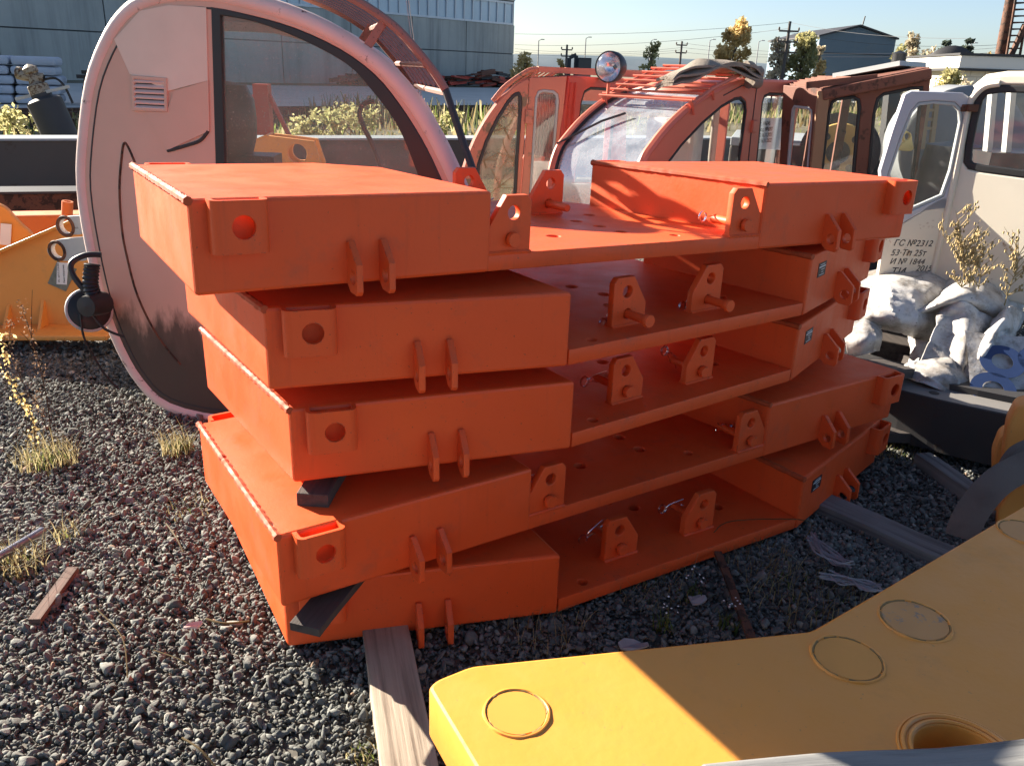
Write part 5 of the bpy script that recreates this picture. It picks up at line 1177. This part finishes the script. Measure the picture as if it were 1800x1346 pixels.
for off, lb in ((31.2, 'farther rusty rail of the track beyond the girder'), (29.7, 'rail of the track nearest the concrete pad'), (33.5, 'nearer rusty rail in the weeds behind the girder')):
    a = Vector((*pd(60, off), .1)); b = Vector((*pd(-8, off + 2.5), .1)); m = MB(); m.beam(a, b, .12, .16); o = m.build('railway_rail', RUST); tag(o, lb, 'rail', 'rails of the siding')
def slabs_left():
    base = aty(52, 158, 27); base.z = 0; dd = Vector((.93, .36, 0)).normalized(); nn = Vector((dd.y, -dd.x, 0)); mt = simple('pale_slab', (.50, .51, .55), .8, 0, .18, 1.5, .3, 12)
    for col in (0, 1, 2):
        for row in range(5):
            c = base + dd * (-2.2 + col * 1.27) + UPZ * (.17 + row * .275); t = MB(); n = 14; vs = []; sh = (.05 * ((row * 7 + col * 3) % 3 - 1))
            t.box(c + dd * sh, (1.22, 1.6, .25), Matrix((dd, -nn, UPZ)).transposed()); o = t.build('wrapped_bale', mt, bevel=.09)
            tag(o, ['topmost', 'fourth', 'third', 'second', 'lowest'][4 - row] + [' pale wrapped bale of the far left column at the left edge', ' pale wrapped bale of the left column by the concrete wall', ' pale wrapped bale of the right column by the concrete wall'][col], 'bale', 'stacked pale bales')
    tb = thing('timber_pile', 'dark pile of timber lying right of the pale bales', 'timber', base + dd * 3); m = MB(); r_ = random.Random(3)
    for k in range(14): c = base + dd * (2.9 + r_.uniform(-.2, .2)) + UPZ * (.5 + (k % 5) * .12) + nn * (r_.uniform(-.5, .5)); m.beam(c - dd * 1.3, c + dd * 1.3, .18, .11)
    m.build('planks', WOODD, tb); mt2 = MB(); mt2.box(base + dd * 3 + UPZ * .22, (2.6, 1.4, .42), Matrix((dd, -nn, UPZ)).transposed()); mt2.build('base_block', CONC, tb, bevel=.03)
slabs_left()
def burner():
    b = aty(100, 226, 12.5); t = thing('gas_burner', 'leaning black cylinder with rusty valve and hose, in the dry grass behind the girder', 'machine', b)
    tp = aty(78, 178, 12.5); ax = (tp - b).normalized(); L = (tp - b).length
    m = MB(); m.lathe([(.24, -.3), (.24, L), (.2, L + .03), (.14, L + .05), (.14, L + .1)], b, ax, 24); m.build('cylinder', DARK, t, True)
    p = MB(); c = b + ax * (L + .1); p.lathe([(.14, 0), (.14, .12), (.09, .16), (.07, .28), (.1, .3), (.1, .36), (.05, .4), (0, .42)], c, ax, 16); p.lathe([(.05, -.18), (.07, -.15), (.07, .12), (.05, .14)], c + ax * .24, (1, .2, -.1), 12); p.lathe([(0, .0), (.09, 0), (.09, .05), (0, .05)], c + ax * .26 + Vector((-.16, 0, .02)), (-1, 0, .1), 14); p.build('valve', rusty('valve_rust', (.30, .25, .18), (.14, .07, .03, 1), .5, 14), t, True)
    h = MB(); h.tube(cr_smooth([c + ax * .2 + Vector(q) for q in [(.1, 0, .0), (.3, 0, .03), (.42, 0, -.08), (.5, 0, -.3)]], 6), .018, 6); h.build('hose', RUBBER, t, True)
    f = MB(); f.beam(c + Vector((-.35, -.05, -.08)), c + Vector((.45, -.05, .12)), .04, .04); f.build('clamp_bar', GREYLUG, t)
    s_ = thing('rusty_post', 'short red-brown rusty post with braces in the weeds, seen through the pink cab window', 'post', aty(468, 222, 13)); m = MB(); q = aty(465, 222, 13); m.box(q + UPZ * .15, (.22, .2, .9)); m.beam(q + UPZ * .45 + Vector((.1, 0, 0)), q + Vector((.45, 0, -.3)), .06, .06, Vector((0, 1, 0))); m.beam(q + UPZ * .45 - Vector((.1, 0, 0)), q + Vector((-.5, 0, -.3)), .06, .06, Vector((0, 1, 0))); m.build('frame', RED, s_)
burner()
# dry grass belt beyond the girder
def grass_belt():
    V = []; Fq = []; T = []; r_ = np.random.default_rng(3); n = 15000
    s_ = r_.uniform(-4, 70, n); o_ = 32.0 + 1.2 * np.cos(s_ * .4) + np.abs(r_.normal(0, 4.5, n)); E = np.array(FE[:2]); d2 = np.array(FD[:2]); n2 = np.array(FN[:2])
    P = E - s_[:, None] * d2 + o_[:, None] * n2; hgt = r_.uniform(.12, .6, n) * (.35 + .9 * np.clip(np.sin(s_ * .7) * np.sin(s_ * .23 + 1) + .3, 0, 1)); a = r_.uniform(0, 6.28, n); wv = r_.uniform(.015, .05, n); ln = r_.normal(0, .2, (n, 2)) * hgt[:, None]
    V = np.zeros((n, 4, 3)); dx = np.stack([np.cos(a), np.sin(a)], 1) * wv[:, None]
    V[:, 0, :2] = P - dx; V[:, 1, :2] = P + dx; V[:, 2, :2] = P + dx * .3 + ln; V[:, 3, :2] = P - dx * .3 + ln; V[:, 2, 2] = hgt; V[:, 3, 2] = hgt
    Fq = np.arange(n * 4).reshape(n, 4); m = r_.random(n)
    g = m < .35
    for msk, mat, nm, lb in ((~g, DRY, 'dry_grass', 'dry yellow grass along the railway siding'), (g, GREENG, 'green_grass', 'green weeds among the dry grass along the siding')):
        k = msk.sum(); tag(link(nm, np_mesh(nm, V[msk].reshape(-1, 3), np.arange(k * 4).reshape(k, 4), r_.random(k)), mat), lb, 'grass', kind='stuff')
grass_belt()
# ------------------------------------------------------------------ trees
def leaves_cloud(cl, n, size, seed, tall=1.0):
    r_ = np.random.default_rng(seed); cl = np.array(cl); k = r_.choice(len(cl), n, p=cl[:, 3] ** 2 / (cl[:, 3] ** 2).sum()); d = r_.normal(size=(n, 3)); d /= np.linalg.norm(d, axis=1)[:, None]
    p = cl[k, :3] + d * (cl[k, 3] * r_.random(n) ** .45)[:, None] * np.array([1, 1, tall]); q = r_.normal(size=(n, 3)); q /= np.linalg.norm(q, axis=1)[:, None]; o_ = np.cross(q, r_.normal(size=(n, 3))); o_ /= np.linalg.norm(o_, axis=1)[:, None]; s_ = size * r_.uniform(.6, 1.4, n)[:, None]
    V = np.stack([p - q * s_, p + o_ * s_ * .6, p + q * s_, p - o_ * s_ * .6], 1).reshape(-1, 3); tone = np.clip(r_.normal(.5, .22, n) + (r_.random(len(cl)) - .5)[k] * .6, 0, 1)
    return V, np.arange(n * 4).reshape(n, 4), tone
def tree(name, label, px, D, base_y, top_y, wpx, mat, seed, n=1700, lean=.12, dens=1., shape='poplar', grp='autumn trees on the skyline'):
    b = aty(px, base_y, D); b.z = 0; top = aty(px, top_y, D); Ht = top.z; wd2 = wpx / FPX * D / 2 * 1.15; r_ = random.Random(seed)
    t = thing(name, label, 'tree', b, group=grp); m = MB(); ld = Vector((lean * Ht, 0, 0)); sp = [b + UPZ * Ht * f + ld * f * f for f in (0, .25, .5, .75, .95)]; m.tube(cr_smooth(sp, 4), [.022 * Ht * (1 - .9 * i / 16) * .6 for i in range(17)], 6)
    cl = []
    if shape == 'pine':
        for k in range(9):
            f = .22 + .76 * k / 8; rr = wd2 * (1.05 - f) * 1.25 + .08
            for j in range(7): a = j * .9 + k; e = b + UPZ * Ht * f + ld * f * f + Vector((math.cos(a), math.sin(a), -.12 + .1 * (1 - f))) * rr * r_.uniform(.45, 1); cl.append((*e, rr * .30 + .05)); m.tube([b + UPZ * Ht * f + ld * f * f, e], [.05, .02], 4)
    else:
        for k in range(30):
            f = r_.uniform(.25, .97); prof = math.sin(min(1, (f - .12) / .5) * 1.57) * (1 - max(0, f - .55) ** 1.3 * 1.7); a = r_.uniform(0, 6.28); e = b + UPZ * Ht * f + ld * f * f + Vector((math.cos(a), math.sin(a), 0)) * wd2 * prof * r_.uniform(.2, .95); cl.append((*e, wd2 * r_.uniform(.22, .48))); s0 = b + UPZ * Ht * max(.15, f - .2) + ld * (f - .2) ** 2; m.tube([s0, s0.lerp(e, .6) + UPZ * .1, e], [.05, .035, .015], 4)
    m.build('trunk', BARK, t); V, Fq, tn = leaves_cloud(cl, int(n * dens * 1.5), .0022 * D * (1.5 if shape == 'pine' else 1.0), seed, .6 if shape == 'pine' else 1.15); link('crown', np_mesh('crown', V, Fq, tn), mat, t)
T_ = [('poplar_tree', 'tallest golden poplar, swaying above the roof rack of the coral cab', 1283, 55, 128, 36, 52, LEAFY, 1, 2600, .05, 1, 'poplar'),
      ('poplar_tree', 'yellow-green poplar right of the tall utility pole', 1405, 60, 128, 60, 46, LEAFG, 2, 1800, .06, 1, 'poplar'), ('birch_tree', 'thin pale half-bare tree left of the two utility poles', 1362, 60, 128, 66, 34, LEAFP, 3, 900, .02, .8, 'poplar'),
      ('birch_tree', 'pale slim tree hugging the left wall of the blue shed', 1434, 66, 128, 76, 16, LEAFP, 4, 500, .02, .7, 'poplar'), ('birch_tree', 'pale golden tree at the right wall of the blue shed', 1592, 66, 128, 56, 32, LEAFP, 5, 1100, .02, 1, 'poplar'),
      ('leafy_tree', 'dark green bushy tree below the pale one right of the shed', 1580, 60, 130, 85, 36, LEAFG, 6, 1000, .0, 1, 'poplar'), ('birch_tree', 'wispy pale tree between the shed and the pines', 1623, 62, 130, 80, 30, LEAFP, 7, 500, .02, .7, 'poplar'),
      ('pine_tree', 'larger dark pine left of the white booth', 1648, 52, 138, 73, 40, PINE, 8, 2600, .03, 1, 'pine'), ('pine_tree', 'smaller dark pine just behind the white booth', 1686, 56, 138, 69, 38, PINE, 9, 2300, .03, 1, 'pine'), ('leafy_tree', 'low dark green tree left of the pines', 1610, 55, 140, 98, 26, PINE, 10, 900, 0, 1, 'poplar'),
      ('leafy_tree', 'small bare-topped tree behind the folded sling', 1143, 50, 128, 78, 30, LEAFG, 11, 500, .0, .7, 'poplar'), ('bush', 'yellow bush at the corner of the concrete building', 920, 60, 132, 98, 40, LEAFY, 12, 700, 0, .8, 'poplar'), ('bush', 'small yellow bush left of the utility pole', 986, 60, 130, 106, 18, LEAFY, 13, 300, 0, .8, 'poplar'),
      ('bush', 'small golden bush at the foot of the ladder mast', 1732, 40, 128, 92, 20, LEAFY, 14, 300, 0, .8, 'poplar'), ('bush', 'bright yellow bush at the lower left corner of the shed', 1440, 58, 130, 108, 20, LEAFY, 15, 400, 0, 1, 'poplar')]
for a in T_: tree(a[0], a[1], *a[2:12], shape=a[12])
for i, (x, y0, y1, D, w, lb, mt) in enumerate([(1655, 190, 122, 13, 46, 'grey-green bush behind the open white cab door', LEAFG), (1690, 190, 140, 14, 40, 'dry bush in front of the white booth', LEAFP)]):
    tree('bush', lb, x, D, y0, y1, w * 1.3, mt, 40 + i, 1500, 0, 1, 'poplar', 'bushes by the white booth')
for i, (x, y, D) in enumerate([(775, 205, 20), (440, 215, 16), (560, 215, 17), (590, 222, 17), (40, 215, 15), (625, 215, 19)]):
    b = aty(x, y + 12, D); b.z = 0; t = thing('roadside_weed', ['leafy green weed left of the coral cabs', 'green weed behind the cab seat', 'green weed in the middle of the pink cab window', 'spreading green weed seen through the pink cab window', 'green weed by the leaning black cylinder', 'bushy green weed seen past the inner handrail'][i], 'weed', b, group='green weeds along the siding')
    cl = [(b.x + random.uniform(-.4, .4), b.y + random.uniform(-.3, .3), random.uniform(.15, .6), random.uniform(.12, .25)) for _ in range(9)]; V, Fq, tn = leaves_cloud(cl, 420, .05, i + 70); link('foliage', np_mesh('f', V, Fq, tn), LEAFG, t); m = MB()
    for c in cl: m.tube([b, Vector(c[:3])], [.012, .005], 4)
    m.build('stem', BARK, t)
# ------------------------------------------------------------------ blue shed, white booth, ladder mast
def shed():
    D = 70; A = aty(1433, 128, D); B = aty(1564, 128, D); eL = aty(1440, 66, D); eR = aty(1576, 68, D); rdg = aty(1511, 48, D)
    t = thing('metal_shed', 'dark blue-grey corrugated metal shed with a gable roof on the skyline', 'shed', (A.x, A.y, 0))
    xl, xr = (A.x + eL.x) / 2, (B.x + eR.x) / 2; y0 = D; m = MB()
    tm = NT('corrugated_blue'); w = tm.N('TexWave'); w.inputs['Scale'].default_value = 4; w.bands_direction = 'X'; tm.L(tm.tc.outputs['Object'], w.inputs['Vector']); c = tm.mix(tm.noise(.8, 6), (.11, .17, .22, 1), (.15, .22, .27, 1)); st = tm.ramp(tm.noise(1, 8, .7, tm.map((3, 3, .1))), [(.5, BW(0)), (.8, BW(.4))]); c = tm.mix(st, c, (.2, .24, .27, 1)); tm.bump(w.outputs['Fac'], .8, .06); CB = tm.fin(c, .5)  # sheet colour lifted to replace the haze of distance
    xm = rdg.x; ez = (eL.z + eR.z) / 2; poly = [(xl, -.3), (xr, -.3), (xr, ez), (xm, rdg.z), (xl, ez)]
    m.prism(poly, 0, 14, lambda X, Y, h: Vector((X, y0 + h, Y))); m.build('wall', CB, t)
    r_ = MB(); r_.beam((xl - .12, y0 + 6.9, ez - .02), (xl - .12, y0 + 7.0, ez - .02), .01, .01)
    r_ = MB()
    for (xa, za, xb, zb_) in ((xl - .15, ez - .03, xm, rdg.z + .06), (xm, rdg.z + .06, xr + .15, ez - .03)):
        r_.add([(xa, y0 - .2, za), (xb, y0 - .2, zb_), (xb, y0 + 14.2, zb_), (xa, y0 + 14.2, za), (xa, y0 - .2, za + .12), (xb, y0 - .2, zb_ + .12), (xb, y0 + 14.2, zb_ + .12), (xa, y0 + 14.2, za + .12)], [(0, 1, 2, 3), (4, 7, 6, 5), (0, 4, 5, 1), (2, 6, 7, 3), (0, 3, 7, 4), (1, 5, 6, 2)])
    r_.build('roof', DARK, t); s_ = MB(); s_.beam((xl, y0 - .02, ez * .62 + .6), (xr, y0 - .02, ez * .62 + .6), .03, .05); s_.build('sheet_joint', DARK, t); p = MB(); p.tube([(xm + .3, y0 + .3, rdg.z), (xm + .4, y0 + .3, rdg.z + .8)], .05, 6); p.build('vent_stub', DARK, t)
shed()
def booth():
    D = 15; t = thing('white_booth', 'small white flat-roofed brick booth behind the white cab', 'building', aty(1760, 150, D)); a = aty(1688, 160, D); a.z = 0; zt = aty(1690, 116, D).z; m = MB(); u = Vector((.98, -.15, 0)).normalized(); w = Vector((.15, .98, 0)).normalized()
    tm = NT('white_brick'); b = tm.N('TexBrick'); b.inputs['Color1'].default_value = (.72, .69, .60, 1); b.inputs['Color2'].default_value = (.66, .62, .53, 1); b.inputs['Mortar'].default_value = (.5, .47, .4, 1); b.inputs['Scale'].default_value = 2.2; tm.L(tm.map((1, 1, 1), (R_(90), 0, 0)), b.inputs['Vector']); c = tm.mix(tm.ramp(tm.noise(1.3, 7), [(.55, BW(0)), (.75, BW(.7))]), b.outputs[0], (.42, .33, .22, 1)); WB = tm.fin(c, .9)
    rot = Matrix((u, w, UPZ)).transposed(); m.box(a + u * 2 + w * 1.5 + UPZ * (zt / 2 - .15), (4, 3, zt + .3), rot); m.build('wall', WB, t)
    r_ = MB(); r_.box(a + u * 2 + w * 1.5 + UPZ * (zt + .06), (4.3, 3.3, .2), rot); r_.build('roof_slab', WHITEW, t, bevel=.01); e = MB(); e.box(a + u * 2 + w * 1.5 + UPZ * (zt + .18), (4.36, 3.36, .035), rot); e.box(a + u * 2 + w * 1.5 + UPZ * (zt - .06), (4.34, 3.34, .035), rot); e.build('roof_edge', DARK, t)
    wn = MB(); wn.box(a + u * 1.05 - w * .012 + UPZ * (zt - .75), (.7, .05, .8), rot); wn.build('window', simple('booth_window', (.12, .14, .16), .2), t)
    mt_ = thing('ladder_mast', 'brown pipe mast with a lattice ladder rising past the right edge of the photo', 'mast', aty(1762, 100, D - .8))
    p0, p1 = aty(1755, 130, 15.6), aty(1784, -40, 15.6); m = MB(); m.tube([p0 - UPZ * .8, p1], .085, 12); m.build('pipe', RUST, mt_, True)
    l = MB(); A0, A1, B0, B1 = aty(1764, 130, 15.4), aty(1790, -30, 15.4), aty(1787, 130, 15.4), aty(1815, -30, 15.4)
    l.tube([A0, A1], .022, 6); l.tube([B0, B1], .022, 6); l.tube([A0 + Vector((.12, .2, 0)), A1 + Vector((.12, .2, 0))], .012, 5)
    for k in range(15): f = k / 14; l.tube([A0.lerp(A1, f), B0.lerp(B1, f)], .013, 5); l.tube([A0.lerp(A1, f) + Vector((.12, .2, 0)), B0.lerp(B1, f)], .009, 4)
    l.tube([A0.lerp(A1, .05) - UPZ * .05, B0.lerp(B1, .55)], .05, 6); l.build('ladder', RUST, mt_)
    tk = thing('steel_tank', 'dark rounded tank end between the pines and the white booth', 'tank', aty(1665, 120, 22)); q = aty(1668, 126, 22); m = MB(); m.lathe([(0, -.2), (.4, -.18), (.6, 0), (.6, 2)], q, (.4, 1, 0), 24); m.build('shell', DARK, tk, True)
booth()
# ------------------------------------------------------------------ utility poles, lamp posts and wires
poles = {}
def pole(px, top, D, label, cross=(), lamp=False, r=.12, w=1.2, grp='utility poles on the skyline'):
    tp = aty(px, top, D); t = thing('lamp_post' if lamp else 'utility_pole', label, 'lamp post' if lamp else 'pole', (tp.x, tp.y, 0), group='thin lamp posts on the skyline' if lamp else grp)
    m = MB(); m.tube([(tp.x, tp.y, -.1), tp], [r, r * .7], 8); m.build('post', simple('lamp_steel', (.25, .26, .27)) if lamp else simple('pole_wood', (.10, .085, .075), .9), t, True)
    if lamp: a = MB(); a.tube([tp, tp + Vector((.25, 0, .12))], .03, 5); a.box(tp + Vector((.4, 0, .13)), (.35, .15, .08)); a.build('lamp_arm', simple('lamp_arm_steel', (.3, .3, .32)), t)
    ins = []
    for dz in cross:
        c = MB(); c.beam(tp + Vector((-w / 2, 0, -dz)), tp + Vector((w / 2, 0, -dz)), .1, .1)
        for q in (-w / 2, w / 2): c.lathe([(.05, 0), (.06, .12), (.03, .18), (0, .2)], tp + Vector((q, 0, -dz + .04)), (0, 0, 1), 8); ins.append(tp + Vector((q, 0, -dz + .24)))
        c.build('crossarm', BARK, t)
    poles[label] = (tp, ins); return tp, ins
pA = pole(1389, 38, 55, 'tall dark utility pole with crossarms near the shed', (.55, 1.15, 1.75), w=1.2)
pB = pole(1381, 73, 70, 'shorter pole standing just left of the tall crossarm pole', (), r=.13)
pC = pole(1199, 73, 75, 'plain pole above the folded sling on the rack', (.3, .9), w=.9)
pD = pole(997, 79, 75, 'plain pole near the concrete building', (.4, .9), w=.9)
pole(947, 72, 90, 'thin lamp post nearest the concrete building', (), True, .07); pole(1030, 68, 90, 'thin lamp post left of the round work lamp', (), True, .07); pole(1248, 72, 90, 'thin lamp post left of the golden poplar', (), True, .07); pole(1334, 74, 90, 'thin lamp post right of the golden poplar', (), True, .07); pole(1708, 78, 90, 'thin lamp post beside the ladder mast', (), True, .07); pole(1145, 72, 95, 'faint lamp post behind the bare-topped tree', (), True, .06)
def wires():
    k = 0; WM = simple('wire', (.10, .10, .11), .6)
    L_ = [(905, 79, 75, 1389, 50, 56, .8), (905, 86, 75, 1199, 84, 75, .7), (905, 91, 76, 1199, 88, 76, .6), (905, 95, 76, 1199, 92, 76, .5), (1199, 76, 75, 1760, 84, 60, 1.2), (1199, 84, 75, 1760, 92, 60, 1), (905, 60, 60, 1389, 40, 55, .5), (1389, 40, 55, 1700, 68, 45, .5), (1389, 58, 55, 1760, 79, 50, .7), (1199, 92, 76, 1500, 96, 70, .6)]
    for (x0, y0, D0, x1, y1, D1, sag) in L_:
        a, b = aty(x0, y0, D0), aty(x1, y1, D1); m = MB(); m.tube([a.lerp(b, f) - UPZ * sag * 4 * f * (1 - f) * .5 for f in [q / 24 for q in range(25)]], .012, 4); o = m.build('power_line', WM)
        tag(o, 'thin dark power line sagging across the pale sky', 'wire', 'power lines across the sky')
wires()
def far_crane():
    t = thing('gantry_frame', 'far grey gantry frame of two posts and a top beam behind the weathered cab', 'gantry', aty(1005, 120, 60)); m = MB(); a, b = aty(1001, 102, 60), aty(1013, 98, 60)
    for q in (a, b): m.beam(Vector((q.x, q.y, 0)), q, .25, .25, Vector((1, 0, 0)))
    m.beam(a, b + UPZ * .05, .3, .25); m.build('frame', DARK, t); k = thing('dark_container', 'small dark container left of the round work lamp on the skyline', 'container', aty(1026, 118, 60)); m = MB(); q = aty(1026, 118, 60); m.box((q.x, q.y, 1.2), (.9, 1.5, 2.3)); m.build('body', DARK, k, bevel=.04)
    s_ = MB(); s_.box((q.x, q.y - .78, 1.3), (.8, .04, 1.9)); s_.build('door', DARKGIRD, k)
far_crane()
# a strip of other machinery behind the brown and white cabs, seen through their windows
def machinery():
    t = thing('machine_hull', 'long dark machine hull with pale top edge, seen through the brown cab windows', 'machine', (3.2, 9, 0)); m = MB()
    a, b = aty(1290, 235, 9), aty(2000, 245, 8); a.z = b.z = .95; m.beam(a - UPZ * .45, b - UPZ * .45, 1.2, .9); m.build('hull', DARKGIRD, t, bevel=.02); e = MB(); e.beam(a + UPZ * .04, b + UPZ * .04, 1.24, .08); e.build('top_rail', GREYGIRD, t, bevel=.01)
    c = MB(); q = aty(1690, 260, 6.6); c.lathe([(0, -.02), (.42, -.02), (.45, 0), (.45, .6)], q, (.2, 1, 0), 36); c.build('round_drum', simple('grey_drum', (.22, .23, .24), .6), t, True)
    hk = thing('crane_hook_block', 'pale yellow crane hook plate seen through the open white door window', 'hook', aty(1595, 245, 5.4)); pl = Plane(aty(1595, 245, 5.5), .1)
    link('hook_plate', plate(sm2(pl.poly([(1576, 262), (1588, 250), (1586, 236), (1592, 230), (1600, 236), (1602, 248), (1604, 262), (1594, 266)]), 3), [circ(*pl.uv(1593, 240), .022, 14)], .03, pl.mat(), .005), YELLOWPALE, hk)
    ld = thing('short_ladder', 'tan steel ladder seen through the top of the white door window', 'ladder', aty(1640, 180, 6.2)); m = MB()
    for x in (1632, 1648): m.beam(aty(x, 165, 6.2), aty(x - 12, 262, 6.2), .03, .03, Vector((1, 0, 0)))
    m.build('side_rail', simple('tan_paint', (.38, .28, .16), .7), ld); m = MB()
    for k in range(4): m.beam(aty(1632 - k * 2, 178 + k * 16, 6.2), aty(1648 - k * 2, 178 + k * 16, 6.2), .02, .02)
    m.build('rung', bpy.data.materials['tan_paint'], ld)
machinery()
